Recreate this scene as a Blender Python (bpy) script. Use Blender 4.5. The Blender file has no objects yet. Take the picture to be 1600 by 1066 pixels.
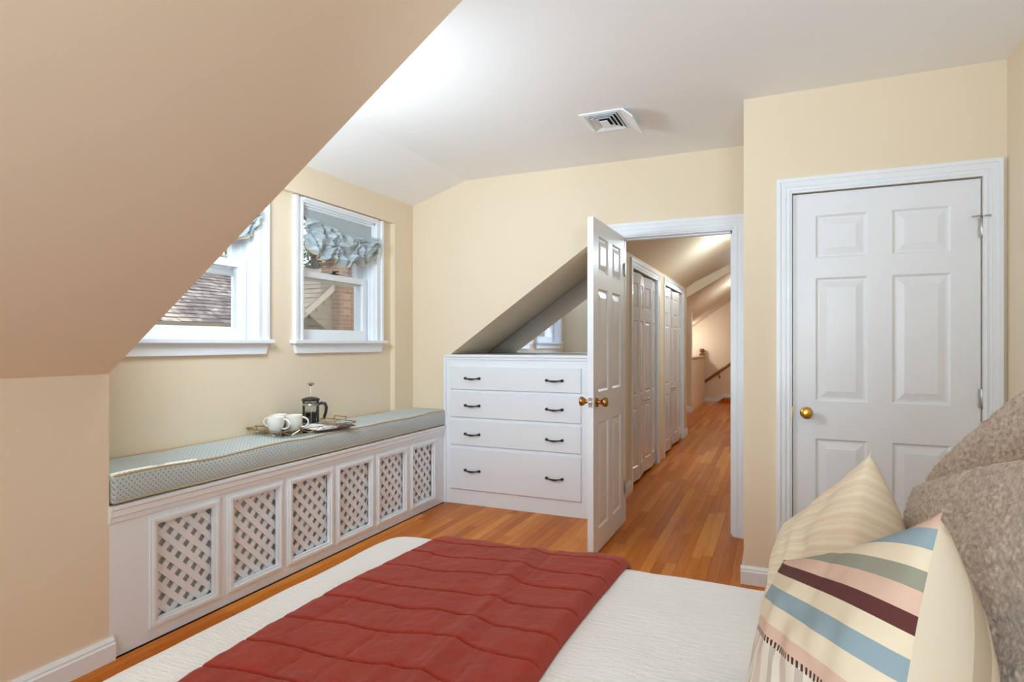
import bpy, bmesh, math, random
from mathutils import Vector, Matrix, noise
random.seed(7)
C = bpy.context.scene.collection
R = math.radians

# ------------------------------------------------------------------ camera
cam = bpy.data.cameras.new('camera')
cam.sensor_width = 36.0
cam.lens = 935.26 / 1600 * 36.0
cam.shift_y = 4.3 / 1600
cam.clip_start = 0.02
co = bpy.data.objects.new('camera', cam); C.objects.link(co)
co.location = (0, 0, 1.22)
co.rotation_euler = (R(90), 0, R(23.91))
bpy.context.scene.camera = co

# ------------------------------------------------------------------ world, sun, lights, exposure
sc = bpy.context.scene
vs = sc.view_settings
vs.view_transform = 'Standard'; vs.look = 'None'; vs.gamma = 1.0; vs.use_curve_mapping = False
vs.exposure = 0.20
sc.cycles.max_bounces = 12
sc.cycles.diffuse_bounces = 6
sc.cycles.glossy_bounces = 5
sc.cycles.transparent_max_bounces = 16
sc.cycles.sample_clamp_indirect = 6.0
sc.cycles.caustics_reflective = False
sc.cycles.caustics_refractive = False

w = bpy.data.worlds.new('sky'); sc.world = w; w.use_nodes = True
nt = w.node_tree; nt.nodes.clear()
sky = nt.nodes.new('ShaderNodeTexSky'); sky.sky_type = 'NISHITA'; sky.sun_disc = False
sky.sun_elevation = R(59); sky.sun_rotation = R(-38); sky.air_density = 1.0; sky.dust_density = 3.0; sky.ozone_density = 1.0
bg = nt.nodes.new('ShaderNodeBackground'); bg.inputs[1].default_value = 0.55
hs = nt.nodes.new('ShaderNodeHueSaturation'); hs.inputs['Saturation'].default_value = 0.45
ow = nt.nodes.new('ShaderNodeOutputWorld')
nt.links.new(sky.outputs[0], hs.inputs['Color']); nt.links.new(hs.outputs[0], bg.inputs[0]); nt.links.new(bg.outputs[0], ow.inputs[0])

def lamp(name, kind, loc, energy, color=(1, 1, 1), **kw):
    l = bpy.data.lights.new(name, kind); l.energy = energy; l.color = color
    for k, v in kw.items():
        if k != 'aim': setattr(l, k, v)
    o = bpy.data.objects.new(name, l); C.objects.link(o); o.location = loc
    if 'aim' in kw:
        o.rotation_euler = Vector(kw['aim']).to_track_quat('-Z', 'Y').to_euler()
    return o

lamp('sun', 'SUN', (-6, 8, 12), 8.0, (1.0, 0.95, 0.87), angle=R(0.4), aim=(0.21, -0.25, -0.552))
# added fill from behind the camera; the rear wall has no window
lamp('rear_fill', 'AREA', (-0.3, -2.4, 1.4), 46, (0.705, 0.868, 1.0), shape='RECTANGLE', size=2.0, size_y=1.3, aim=(-0.08, 1, 0.12))
# added fill aimed up at the slope and ceiling, no such fixture
lamp('upward_fill', 'AREA', (-0.35, -1.0, 0.8), 22, (0.705, 0.868, 1.0), shape='RECTANGLE', size=1.0, size_y=1.0, aim=(-0.2, 0.4, 1))
# added spot without a known source, brightens the dormer
lamp('dormer_fill_spot', 'SPOT', (0.35, 0.1, 1.5), 85, (0.705, 0.868, 1.0), spot_size=R(30), spot_blend=1.0, shadow_soft_size=0.2, aim=(-2.0, 2.9, 0.72))
lamp('ceiling_fill_spot', 'SPOT', (0.45, 0.1, 1.5), 75, (0.705, 0.868, 1.0), spot_size=R(66), spot_blend=1.0, shadow_soft_size=0.2, aim=(-0.55, 2.6, 1.25))  # second added fill spot, lifts the ceiling over the bed
# added fill hidden behind the roof slope, lights the dormer directly
lamp('dormer_fill', 'AREA', (-1.98, 1.53, 1.90), 26, (0.705, 0.868, 1.0), shape='RECTANGLE', size=0.48, size_y=0.32, aim=(0.1, 1, 0.1))
# hall lamps
lamp('hall_lamp', 'POINT', (-0.25, 6.6, 2.2), 22, (0.68, 0.86, 1.0), shadow_soft_size=0.09)
lamp('stair_lamp', 'POINT', (-1.75, 12.75, 1.35), 13, (0.96, 0.95, 0.95), shadow_soft_size=0.06)
lamp('landing_lamp', 'POINT', (-0.3, 10.6, 2.2), 20, (0.76, 0.88, 1.0), shadow_soft_size=0.09)

# ------------------------------------------------------------------ materials
def srgb(r, g, b):
    f = lambda c: (c / 255 / 12.92) if c / 255 <= 0.04045 else ((c / 255 + 0.055) / 1.055) ** 2.4
    return (f(r), f(g), f(b), 1.0)

class NT:
    def __init__(s, name):
        s.m = bpy.data.materials.new(name); s.m.use_nodes = True
        s.t = s.m.node_tree; s.b = s.t.nodes['Principled BSDF']; s.out = s.t.nodes['Material Output']
    def n(s, typ, **kw):
        x = s.t.nodes.new(typ)
        for k, v in kw.items():
            if k in x.bl_rna.properties: setattr(x, k, v)
            else: x.inputs[k].default_value = v
        return x
    def l(s, a, b): s.t.links.new(a, b)
    def math(s, op, a, b=None, c=None):
        x = s.t.nodes.new('ShaderNodeMath'); x.operation = op
        for i, v in enumerate((a, b, c)):
            if v is None: continue
            if isinstance(v, (int, float)): x.inputs[i].default_value = v
            else: s.l(v, x.inputs[i])
        return x.outputs[0]
    def mix(s, fac, a, b):
        x = s.t.nodes.new('ShaderNodeMix'); x.data_type = 'RGBA'
        for sock, v in ((x.inputs[0], fac), (x.inputs[6], a), (x.inputs[7], b)):
            if isinstance(v, (int, float)): sock.default_value = v
            elif isinstance(v, tuple): sock.default_value = v
            else: s.l(v, sock)
        return x.outputs[2]
    def ramp(s, fac, stops, interp='LINEAR'):
        x = s.t.nodes.new('ShaderNodeValToRGB'); x.color_ramp.interpolation = interp
        e = x.color_ramp.elements
        while len(e) < len(stops): e.new(0.5)
        for i, (p, c) in enumerate(stops): e[i].position = p; e[i].color = c
        s.l(fac, x.inputs[0]); return x.outputs[0]
    def bump(s, h, strength=0.2, dist=0.01):
        x = s.t.nodes.new('ShaderNodeBump'); x.inputs['Strength'].default_value = strength; x.inputs['Distance'].default_value = dist
        s.l(h, x.inputs['Height']); s.l(x.outputs[0], s.b.inputs['Normal'])
    def pos(s, which='Object'):
        return s.t.nodes.new('ShaderNodeTexCoord').outputs[which]

def simple(name, col, rough=0.5, metal=0.0, noise_amt=0.04, scale=6.0, bump=0.0, bscale=200.0, coat=0.0, spec=0.5):
    k = NT(name)
    nz = k.n('ShaderNodeTexNoise'); nz.inputs['Scale'].default_value = scale; nz.inputs['Detail'].default_value = 4
    k.l(k.pos(), nz.inputs['Vector'])
    d = tuple(max(0, c * (1 - noise_amt)) for c in col[:3]) + (1,)
    u = tuple(min(1, c * (1 + noise_amt)) for c in col[:3]) + (1,)
    k.l(k.mix(nz.outputs[0], d, u), k.b.inputs['Base Color'])
    k.b.inputs['Roughness'].default_value = rough; k.b.inputs['Metallic'].default_value = metal
    k.b.inputs['Specular IOR Level'].default_value = spec
    if coat: k.b.inputs['Coat Weight'].default_value = coat; k.b.inputs['Coat Roughness'].default_value = 0.1
    if bump:
        n2 = k.n('ShaderNodeTexNoise'); n2.inputs['Scale'].default_value = bscale; k.l(k.pos(), n2.inputs['Vector'])
        k.bump(n2.outputs[0], bump, 0.003)
    return k.m

M = {}
M['wall'] = simple('beige_wall_paint', srgb(231, 214, 188), 0.62, noise_amt=0.012, scale=1.2, bump=0.06, bscale=260, spec=0.3)
M['ceiling'] = simple('white_ceiling_paint', srgb(245, 244, 242), 0.75, noise_amt=0.008, scale=1.0, bump=0.04, bscale=260, spec=0.2)
M['trim'] = simple('white_trim_paint', srgb(234, 238, 242), 0.3, noise_amt=0.01, scale=3, bump=0.03, bscale=60, coat=0.15)
M['door'] = simple('white_door_paint', srgb(231, 234, 238), 0.33, noise_amt=0.01, scale=3, bump=0.03, bscale=90, coat=0.1)
M['bifold'] = simple('white_gloss_bifold_paint', srgb(220, 222, 228), 0.18, noise_amt=0.01, scale=3, coat=0.4)
M['dark'] = simple('dark_matte', srgb(60, 58, 56), 0.9)
M['backing'] = simple('grey_lattice_backing', srgb(206, 204, 202), 0.9)
M['brass'] = simple('polished_brass', srgb(214, 160, 70), 0.18, metal=1.0, noise_amt=0.08, scale=20)
M['brass_old'] = simple('aged_brass', srgb(176, 128, 66), 0.25, metal=1.0, noise_amt=0.15, scale=25)
M['steel'] = simple('brushed_steel', srgb(190, 188, 184), 0.3, metal=1.0)
M['bronze'] = simple('dark_bronze', srgb(66, 60, 56), 0.35, metal=0.85, noise_amt=0.2, scale=40)
M['chrome'] = simple('chrome', srgb(225, 225, 225), 0.08, metal=1.0)
M['goldwire'] = simple('brass_wire', srgb(190, 160, 105), 0.25, metal=1.0)
M['porcelain'] = simple('white_porcelain', srgb(238, 234, 224), 0.15, noise_amt=0.01, coat=0.4)
M['black'] = simple('black_plastic', srgb(34, 32, 31), 0.32)
M['coffee'] = simple('dark_coffee', srgb(30, 18, 12), 0.12)
M['page'] = simple('white_paper', srgb(235, 233, 228), 0.5, noise_amt=0.02)
M['photo_page'] = simple('printed_page', srgb(120, 112, 106), 0.3, noise_amt=0.6, scale=26)
M['cover'] = simple('dark_book_cover', srgb(36, 34, 36), 0.3)
M['duct_shade'] = simple('black_duct_shade', srgb(16, 16, 16), 0.9)
M['siding'] = simple('taupe_siding', srgb(150, 142, 132), 0.8, noise_amt=0.06)
M['extwhite'] = simple('white_exterior_trim', srgb(226, 220, 212), 0.6)
M['mortar'] = simple('pale_mortar', srgb(196, 186, 172), 0.9, noise_amt=0.1, scale=30)
M['ground'] = simple('lawn', srgb(84, 96, 58), 0.95, noise_amt=0.3, scale=2)
M['bark'] = simple('bark', srgb(92, 76, 62), 0.9, noise_amt=0.3, scale=10)
M['darkwood'] = simple('stained_wood_rail', srgb(132, 76, 36), 0.3, noise_amt=0.2, scale=9)
M['newel'] = simple('stained_newel_wood', srgb(112, 72, 34), 0.32, noise_amt=0.2, scale=9)

# glass: thin panes that let the daylight through
def glass(name, tint=(1, 1, 1, 1), refl=0.1):
    k = NT(name); t = k.t
    tr = k.n('ShaderNodeBsdfTransparent'); tr.inputs[0].default_value = tint
    gl = k.n('ShaderNodeBsdfGlossy'); gl.inputs['Roughness'].default_value = 0.02
    fr = k.n('ShaderNodeFresnel'); fr.inputs['IOR'].default_value = 1.4
    mx = k.n('ShaderNodeMixShader')
    k.l(k.math('MULTIPLY', fr.outputs[0], refl * 8), mx.inputs[0])
    k.l(tr.outputs[0], mx.inputs[1]); k.l(gl.outputs[0], mx.inputs[2]); k.l(mx.outputs[0], k.out.inputs[0])
    return k.m
M['pane'] = glass('window_glass', (0.97, 0.98, 0.98, 1), 0.07)
M['jar'] = glass('clear_glass', (0.93, 0.94, 0.94, 1), 0.12)

def mirror_mat():
    k = NT('mirror_glass'); k.b.inputs['Metallic'].default_value = 1
    nz = k.n('ShaderNodeTexNoise'); nz.inputs['Scale'].default_value = 1.5; k.l(k.pos(), nz.inputs['Vector'])
    k.l(k.mix(nz.outputs[0], (0.70, 0.76, 0.86, 1), (0.72, 0.78, 0.88, 1)), k.b.inputs['Base Color'])
    k.b.inputs['Roughness'].default_value = 0.03
    return k.m
M['mirror'] = mirror_mat()

# oak strip floor: every strip its own shade
def floor_mat(name, attr):
    k = NT(name)
    if attr:
        a = k.n('ShaderNodeAttribute'); a.attribute_name = 'shade'; rnd = a.outputs['Fac']
    else:
        rnd = k.n('ShaderNodeObjectInfo').outputs['Random']
    g = k.n('ShaderNodeNewGeometry').outputs['Position']
    mp = k.n('ShaderNodeMapping'); mp.inputs['Scale'].default_value = (60, 3.0, 1); k.l(g, mp.inputs[0])
    off = k.n('ShaderNodeVectorMath'); off.operation = 'ADD'; k.l(mp.outputs[0], off.inputs[0])
    cx = k.n('ShaderNodeCombineXYZ'); k.l(k.math('MULTIPLY', rnd, 57.0), cx.inputs[1]); k.l(k.math('MULTIPLY', rnd, 31.0), cx.inputs[2]); k.l(cx.outputs[0], off.inputs[1])
    nz = k.n('ShaderNodeTexNoise'); nz.inputs['Scale'].default_value = 1.0; nz.inputs['Detail'].default_value = 5; nz.inputs['Distortion'].default_value = 0.6; k.l(off.outputs[0], nz.inputs['Vector'])
    base = k.ramp(rnd, [(0.0, srgb(178, 94, 16)), (0.35, srgb(194, 106, 22)), (0.7, srgb(206, 120, 34)), (1.0, srgb(220, 142, 58))])
    dark = k.mix(0.4, base, srgb(126, 60, 14))
    f = k.math('SMOOTH_MIN', k.math('MAXIMUM', k.math('MULTIPLY', k.math('SUBTRACT', nz.outputs[0], 0.48), 3.0), 0.0), 0.8, 0.1)
    k.l(k.mix(f, base, dark), k.b.inputs['Base Color'])
    k.b.inputs['Roughness'].default_value = 0.24
    k.b.inputs['Coat Roughness'].default_value = 0.12; k.b.inputs['Specular IOR Level'].default_value = 0.10
    k.bump(nz.outputs[0], 0.04, 0.002)
    return k.m
M['plank'] = floor_mat('oak_strip', False)
M['planks'] = floor_mat('oak_strips_far', True)
M['subfloor'] = simple('dark_floor_gap', srgb(128, 70, 24), 0.8)

def cushion_mat():
    k = NT('pale_blue_dotted_fabric')
    p = k.pos('Object')
    def grid(ax, ay, sx, sy):
        sp = k.n('ShaderNodeSeparateXYZ'); k.l(p, sp.inputs[0])
        return sp.outputs
    o = grid(0, 1, 1, 1)
    u = k.math('MULTIPLY', o[1], 44.0)
    hz = k.math('ADD', o[2], k.math('MULTIPLY', o[0], 1.0))
    v = k.math('MULTIPLY', hz, 44.0)
    a = k.math('ADD', u, v); b = k.math('SUBTRACT', u, v)
    fa = k.math('SUBTRACT', k.math('FRACT', a), 0.5); fb = k.math('SUBTRACT', k.math('FRACT', b), 0.5)
    d = k.math('SQRT', k.math('ADD', k.math('MULTIPLY', fa, fa), k.math('MULTIPLY', fb, fb)))
    dot = k.math('LESS_THAN', d, 0.2)
    wv = k.math('LESS_THAN', k.math('FRACT', k.math('MULTIPLY', u, 2.0)), 0.5)
    zz = k.math('FRACT', k.math('ADD', k.math('MULTIPLY', v, 2.0), k.math('MULTIPLY', k.math('PINGPONG', u, 0.5), 2.0)))
    weave = k.math('LESS_THAN', zz, 0.5)
    c1 = k.mix(k.math('MULTIPLY', weave, 0.55), srgb(178, 192, 194), srgb(206, 208, 198))
    k.l(k.mix(k.math('MULTIPLY', dot, 0.75), c1, srgb(118, 104, 92)), k.b.inputs['Base Color'])
    k.b.inputs['Roughness'].default_value = 0.85; k.b.inputs['Sheen Weight'].default_value = 0.2
    k.bump(zz, 0.1, 0.001)
    return k.m
M['cushion'] = cushion_mat()
M['piping'] = simple('tan_piping', srgb(196, 166, 124), 0.8)

def coverlet_mat():
    k = NT('white_matelasse_coverlet'); p = k.pos()
    mp = k.n('ShaderNodeMapping'); mp.inputs['Scale'].default_value = (16, 90, 30); k.l(p, mp.inputs[0])
    nz = k.n('ShaderNodeTexNoise'); nz.inputs['Scale'].default_value = 1.2; nz.inputs['Detail'].default_value = 4; nz.inputs['Distortion'].default_value = 0.5; k.l(mp.outputs[0], nz.inputs['Vector'])
    n2 = k.n('ShaderNodeTexNoise'); n2.inputs['Scale'].default_value = 160; k.l(p, n2.inputs['Vector'])
    h = k.math('ADD', nz.outputs[0], k.math('MULTIPLY', n2.outputs[0], 0.3))
    k.l(k.mix(nz.outputs[0], srgb(236, 238, 240), srgb(245, 246, 247)), k.b.inputs['Base Color'])
    k.b.inputs['Roughness'].default_value = 0.9; k.b.inputs['Sheen Weight'].default_value = 0.15
    k.bump(h, 0.5, 0.006)
    return k.m
M['coverlet'] = coverlet_mat()

def throw_mat():
    k = NT('brick_red_quilted_cotton'); p = k.pos()
    n1 = k.n('ShaderNodeTexNoise'); n1.inputs['Scale'].default_value = 9; n1.inputs['Detail'].default_value = 6; k.l(p, n1.inputs['Vector'])
    n2 = k.n('ShaderNodeTexNoise'); n2.inputs['Scale'].default_value = 420; k.l(p, n2.inputs['Vector'])
    k.l(k.mix(n1.outputs[0], srgb(138, 34, 20), srgb(158, 44, 27)), k.b.inputs['Base Color'])
    k.b.inputs['Roughness'].default_value = 0.9; k.b.inputs['Sheen Weight'].default_value = 0.25
    k.b.inputs['Sheen Tint'].default_value = (0.9, 0.45, 0.35, 1)
    k.bump(k.math('ADD', k.math('MULTIPLY', n2.outputs[0], 0.25), n1.outputs[0]), 0.35, 0.006)
    return k.m
M['throw'] = throw_mat()

def boucle_mat(name, c1, c2):
    k = NT(name); p = k.pos()
    v = k.n('ShaderNodeTexVoronoi'); v.inputs['Scale'].default_value = 130; k.l(p, v.inputs['Vector'])
    nz = k.n('ShaderNodeTexNoise'); nz.inputs['Scale'].default_value = 110; nz.inputs['Detail'].default_value = 3; k.l(p, nz.inputs['Vector'])
    h = k.math('SUBTRACT', nz.outputs[0], v.outputs['Distance'])
    k.l(k.ramp(nz.outputs[0], [(0.3, c1), (0.7, c2)]), k.b.inputs['Base Color'])
    k.b.inputs['Roughness'].default_value = 0.95; k.b.inputs['Sheen Weight'].default_value = 0.3
    k.bump(h, 0.6, 0.004)
    return k.m
M['boucle'] = boucle_mat('taupe_boucle', srgb(158, 139, 124), srgb(210, 190, 173))
M['boucle_light'] = boucle_mat('cream_boucle', srgb(206, 196, 182), srgb(232, 224, 212))

CREAM = srgb(228, 214, 190)
def stripe_front():
    k = NT('woven_stripes'); uv = k.n('ShaderNodeUVMap'); sp = k.n('ShaderNodeSeparateXYZ'); k.l(uv.outputs[0], sp.inputs[0])
    s = sp.outputs[1]          # metres down the cloth
    a = sp.outputs[0]
    pink, blue, cream, sage, brown = srgb(216, 184, 166), srgb(142, 162, 172), srgb(226, 212, 188), srgb(148, 148, 134), srgb(92, 46, 44)
    st = [(0, pink), (.02, blue), (.046, cream), (.071, sage), (.095, pink), (.122, brown), (.144, cream), (.168, blue), (.197, cream), (.226, pink), (.25, cream)]
    col = k.ramp(k.math('MULTIPLY', s, 2.0), [(p * 2, c) for p, c in st], 'CONSTANT')
    low = k.math('GREATER_THAN', s, 0.252)
    vs_ = k.ramp(k.math('FRACT', k.math('MULTIPLY', a, 5.0)), [(0, srgb(224, 214, 200)), (.3, srgb(206, 188, 176)), (.55, srgb(230, 222, 208)), (.8, srgb(196, 184, 172))], 'CONSTANT')
    col = k.mix(low, col, vs_)
    da = k.math('LESS_THAN', k.math('FRACT', k.math('MULTIPLY', a, 44.0)), 0.5)
    ds = k.math('LESS_THAN', k.math('ABSOLUTE', k.math('SUBTRACT', s, 0.2485)), 0.0042)
    col = k.mix(k.math('MULTIPLY', da, ds), col, srgb(62, 42, 42))
    k.l(col, k.b.inputs['Base Color']); k.b.inputs['Roughness'].default_value = 0.9
    n2 = k.n('ShaderNodeTexNoise'); n2.inputs['Scale'].default_value = 500; k.l(k.pos(), n2.inputs['Vector']); k.bump(n2.outputs[0], 0.15, 0.001)
    return k.m
def stripe_back(name, horizontal=False):
    k = NT(name); uv = k.n('ShaderNodeUVMap'); sp = k.n('ShaderNodeSeparateXYZ'); k.l(uv.outputs[0], sp.inputs[0])
    t = k.math('MULTIPLY', sp.outputs[1] if horizontal else sp.outputs[0], 14.0 if horizontal else 5.0)
    col = k.ramp(k.math('FRACT', t), [(0, srgb(236, 222, 196)), (.25, srgb(231, 214, 188)), (.5, srgb(238, 226, 203)), (.75, srgb(228, 210, 186))] if horizontal else
                 [(0, srgb(216, 204, 184)), (.25, srgb(190, 172, 150)), (.5, srgb(222, 208, 186)), (.75, srgb(176, 150, 130))], 'EASE' if horizontal else 'CONSTANT')
    k.l(col, k.b.inputs['Base Color']); k.b.inputs['Roughness'].default_value = 0.9
    n2 = k.n('ShaderNodeTexNoise'); n2.inputs['Scale'].default_value = 400; k.l(k.pos(), n2.inputs['Vector']); k.bump(n2.outputs[0], 0.12, 0.001)
    return k.m
M['stripe_front'] = stripe_front()
M['stripe_back'] = stripe_back('pale_vertical_stripes')
M['cream_cloth'] = stripe_back('cream_faint_stripes', True)

def curtain_mat():
    k = NT('blue_grey_silk'); p = k.pos()
    n2 = k.n('ShaderNodeTexNoise'); n2.inputs['Scale'].default_value = 300; k.l(p, n2.inputs['Vector'])
    k.l(k.mix(n2.outputs[0], srgb(156, 168, 172), srgb(178, 188, 191)), k.b.inputs['Base Color'])
    k.b.inputs['Roughness'].default_value = 0.42; k.b.inputs['Sheen Weight'].default_value = 0.3
    k.bump(n2.outputs[0], 0.15, 0.001)
    return k.m
M['curtain'] = curtain_mat()
M['fringe'] = simple('gold_fringe', srgb(206, 180, 124), 0.8)

def var_mat(name, stops, rough=0.9, attr=None, nscale=40):
    k = NT(name)
    if attr:
        a = k.n('ShaderNodeAttribute'); a.attribute_name = attr; rnd = a.outputs['Fac']
    else: rnd = k.n('ShaderNodeObjectInfo').outputs['Random']
    nz = k.n('ShaderNodeTexNoise'); nz.inputs['Scale'].default_value = nscale; k.l(k.n('ShaderNodeNewGeometry').outputs['Position'], nz.inputs['Vector'])
    f = k.math('ADD', k.math('MULTIPLY', rnd, 0.8), k.math('MULTIPLY', nz.outputs[0], 0.2))
    k.l(k.ramp(f, stops), k.b.inputs['Base Color']); k.b.inputs['Roughness'].default_value = rough
    return k.m
M['brick'] = var_mat('brick_red', [(0.0, srgb(112, 70, 58)), (0.4, srgb(142, 90, 72)), (0.7, srgb(160, 112, 94)), (1.0, srgb(192, 158, 136))])
M['shingle'] = var_mat('grey_brown_shingle', [(0.0, srgb(84, 78, 76)), (0.5, srgb(108, 100, 96)), (1.0, srgb(134, 126, 120))], attr='shade', nscale=60)
def leaf_mat():
    k = NT('green_leaf')
    a = k.n('ShaderNodeAttribute'); a.attribute_name = 'shade'
    k.l(k.ramp(a.outputs['Fac'], [(0, srgb(52, 74, 34)), (0.6, srgb(92, 114, 56)), (1, srgb(140, 152, 88))]), k.b.inputs['Base Color'])
    k.b.inputs['Roughness'].default_value = 0.6
    return k.m
M['leaf'] = leaf_mat()

# ------------------------------------------------------------------ mesh helpers
def link(name, bm, mat, parent=None, smooth=False):
    me = bpy.data.meshes.new(name); bm.to_mesh(me); bm.free()
    for m in (mat if isinstance(mat, (list, tuple)) else [mat]): me.materials.append(m)
    if smooth:
        for p in me.polygons: p.use_smooth = True
        me.set_sharp_from_angle(angle=R(45))
    o = bpy.data.objects.new(name, me); C.objects.link(o)
    if parent is not None: o.parent = parent
    return o

def box(bm, x0, x1, y0, y1, z0, z1, bev=0.0):
    vs_ = [bm.verts.new((x, y, z)) for x in (x0, x1) for y in (y0, y1) for z in (z0, z1)]
    fs = [bm.faces.new([vs_[i] for i in q]) for q in ((0, 1, 3, 2), (4, 6, 7, 5), (0, 4, 5, 1), (2, 3, 7, 6), (0, 2, 6, 4), (1, 5, 7, 3))]
    if bev:
        es = list({e for f in fs for e in f.edges})
        bmesh.ops.bevel(bm, geom=es, offset=bev, segments=2, profile=0.6, affect='EDGES')
    return bm
def bx(x0, x1, y0, y1, z0, z1, bev=0.0): return box(bmesh.new(), min(x0, x1), max(x0, x1), min(y0, y1), max(y0, y1), min(z0, z1), max(z0, z1), bev)

def prism(bm, pts, axis, a0, a1):
    """polygon pts extruded along an axis ('x': pts are (y,z); 'y': (x,z); 'z': (x,y))"""
    f = {'x': lambda p, a: (a, p[0], p[1]), 'y': lambda p, a: (p[0], a, p[1]), 'z': lambda p, a: (p[0], p[1], a)}[axis]
    A = [bm.verts.new(f(p, a0)) for p in pts]; B = [bm.verts.new(f(p, a1)) for p in pts]
    bm.faces.new(A); bm.faces.new(B[::-1]); n = len(pts)
    for i in range(n): bm.faces.new((A[i], B[i], B[(i + 1) % n], A[(i + 1) % n]))
    return bm
def fixn(bm): bmesh.ops.recalc_face_normals(bm, faces=bm.faces[:]); return bm

def lathe(bm, prof, center=(0, 0, 0), axis=(0, 0, 1), seg=24):
    """prof: list of (radius, height) along the axis"""
    ax = Vector(axis).normalized(); q = Vector((0, 0, 1)).rotation_difference(ax)
    rings = []
    for r, h in prof:
        if r < 1e-6: rings.append([bm.verts.new(Vector(center) + q @ Vector((0, 0, h)))])
        else: rings.append([bm.verts.new(Vector(center) + q @ Vector((r * math.cos(t), r * math.sin(t), h))) for t in [2 * math.pi * i / seg for i in range(seg)]])
    for a, b in zip(rings, rings[1:]):
        for i in range(seg):
            j = (i + 1) % seg
            if len(a) == 1 and len(b) == 1: continue
            if len(a) == 1: bm.faces.new((a[0], b[i], b[j]))
            elif len(b) == 1: bm.faces.new((a[i], a[j], b[0]))
            else: bm.faces.new((a[i], a[j], b[j], b[i]))
    return fixn(bm)

def tube(bm, pts, r, seg=8, closed=False):
    pts = [Vector(p) for p in pts]; n = len(pts); rings = []
    rad = r if isinstance(r, (list, tuple)) else [r] * n
    up = None
    for i, p in enumerate(pts):
        if closed: t = (pts[(i + 1) % n] - pts[i - 1]).normalized()
        else: t = (pts[min(i + 1, n - 1)] - pts[max(i - 1, 0)]).normalized()
        if up is None:
            up = Vector((0, 0, 1)) if abs(t.z) < 0.9 else Vector((1, 0, 0))
        s = t.cross(up).normalized(); up = s.cross(t).normalized()
        rings.append([bm.verts.new(p + (s * math.cos(a) + up * math.sin(a)) * rad[i]) for a in [2 * math.pi * k / seg for k in range(seg)]])
    m = n if closed else n - 1
    for i in range(m):
        a, b = rings[i], rings[(i + 1) % n]
        for k in range(seg): bm.faces.new((a[k], a[(k + 1) % seg], b[(k + 1) % seg], b[k]))
    if not closed: bm.faces.new(rings[0][::-1]); bm.faces.new(rings[-1])
    return bm

def empty(name, loc=(0, 0, 0), rz=0.0):
    o = bpy.data.objects.new(name, None); C.objects.link(o); o.location = loc; o.rotation_euler = (0, 0, rz); o.empty_display_size = 0.1
    return o
def tag(o, label, cat, group=None):
    o['label'] = label; o['category'] = cat
    if group: o['group'] = group
    return o
def struct(o, label=None):
    o['kind'] = 'structure'
    if label: o['label'] = label
    return o
def copy_tree(o, parent=None):
    c = o.copy(); C.objects.link(c)
    if parent is not None: c.parent = parent
    for ch in list(o.children): copy_tree(ch, c)
    return c

# ------------------------------------------------------------------ measures (metres, camera stands at x=0 y=0)
XB = -2.355            # knee wall and bench front
XW = -2.69             # recessed window wall face
XH = -2.648            # header face
YC = 1.48              # dormer cheek
YD = 4.028             # far wall (dresser, doorway)
ZC = 2.465             # flat ceiling
SL = 0.698             # roof slope
def zs(x): return 1.15 + SL * (x + 2.288)       # underside of the roof slope
XE = -2.288 + (ZC - 1.15) / SL                  # where the slope meets the flat ceiling

# ------------------------------------------------------------------ room shell
bm = bmesh.new(); box(bm, -3.4, 1.2, -2.8, 15.2, -0.12, -0.019)
floor = struct(link('floor', bm, M['subfloor']), 'polished oak strip floor running from the bedroom down the hall')

bm = bx(XE - 0.3, 1.1, -2.7, YD + 0.1, ZC, ZC + 0.1)
prism(bm, [(-2.165, ZC), (XE - 0.3, ZC), (XE - 0.3, ZC + 0.1), (-2.165, ZC + 0.1)], 'y', YC - 0.1, YD + 0.1)
prism(bm, [(-2.9, ZC - (2.9 - 2.165) * 0.3147), (-2.165, ZC), (-2.165, ZC + 0.1), (-2.9, ZC - (2.9 - 2.165) * 0.3147 + 0.1)], 'y', YC - 0.1, YD + 0.1)
struct(link('ceiling', fixn(bm), M['ceiling']), 'white flat ceiling that slopes down over the dormer')

# sloping roof ceiling left of the dormer
bm = bmesh.new()
prism(bm, [(XB - 0.1, zs(XB - 0.1)), (XE, ZC), (XE, ZC + 0.16), (XB - 0.1, zs(XB - 0.1) + 0.16)], 'y', -2.7, YC - 0.002)
struct(link('ceiling_slope', fixn(bm), M['wall']), 'beige sloping ceiling in the foreground left of the dormer')
struct(link('wall_left', bx(XB - 0.1, XB, -2.7, YC, 0, zs(XB) + 0.01), M['wall']), 'beige knee wall under the foreground slope')
bm = bmesh.new()
prism(bm, [(-2.9, 0), (XB - 0.004, 0), (XB - 0.004, zs(XB)), (XE, ZC), (XE, ZC + 0.1), (-2.9, ZC + 0.1)], 'y', YC - 0.1, YC - 0.004)
struct(link('wall_cheek', fixn(bm), M['wall']), 'dormer side wall facing the dresser')

# window wall with two openings and a projecting header
W1 = (1.763, 2.505); W2 = (2.853, 3.595); WZ = (1.24, 2.095)
bm = bmesh.new(); xo = -2.86
for (y0, y1, z0, z1) in ((YC - 0.1, W1[0], 0, 2.5), (W1[1], W2[0], 0, 2.5), (W2[1], YD + 0.1, 0, 2.5),
                         (W1[0], W1[1], 0, WZ[0]), (W1[0], W1[1], WZ[1], 2.5), (W2[0], W2[1], 0, WZ[0]), (W2[0], W2[1], WZ[1], 2.5)):
    box(bm, xo, XW, y0, y1, z0, z1)
box(bm, XW - 0.01, XH, YC - 0.1, YD + 0.1, 2.131, 2.45)
box(bm, XW - 0.01, XH, 3.784, YD + 0.1, 0.4, 2.131)
struct(link('wall_dormer', bm, M['wall']), 'beige dormer wall with two windows above the bench')

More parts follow.
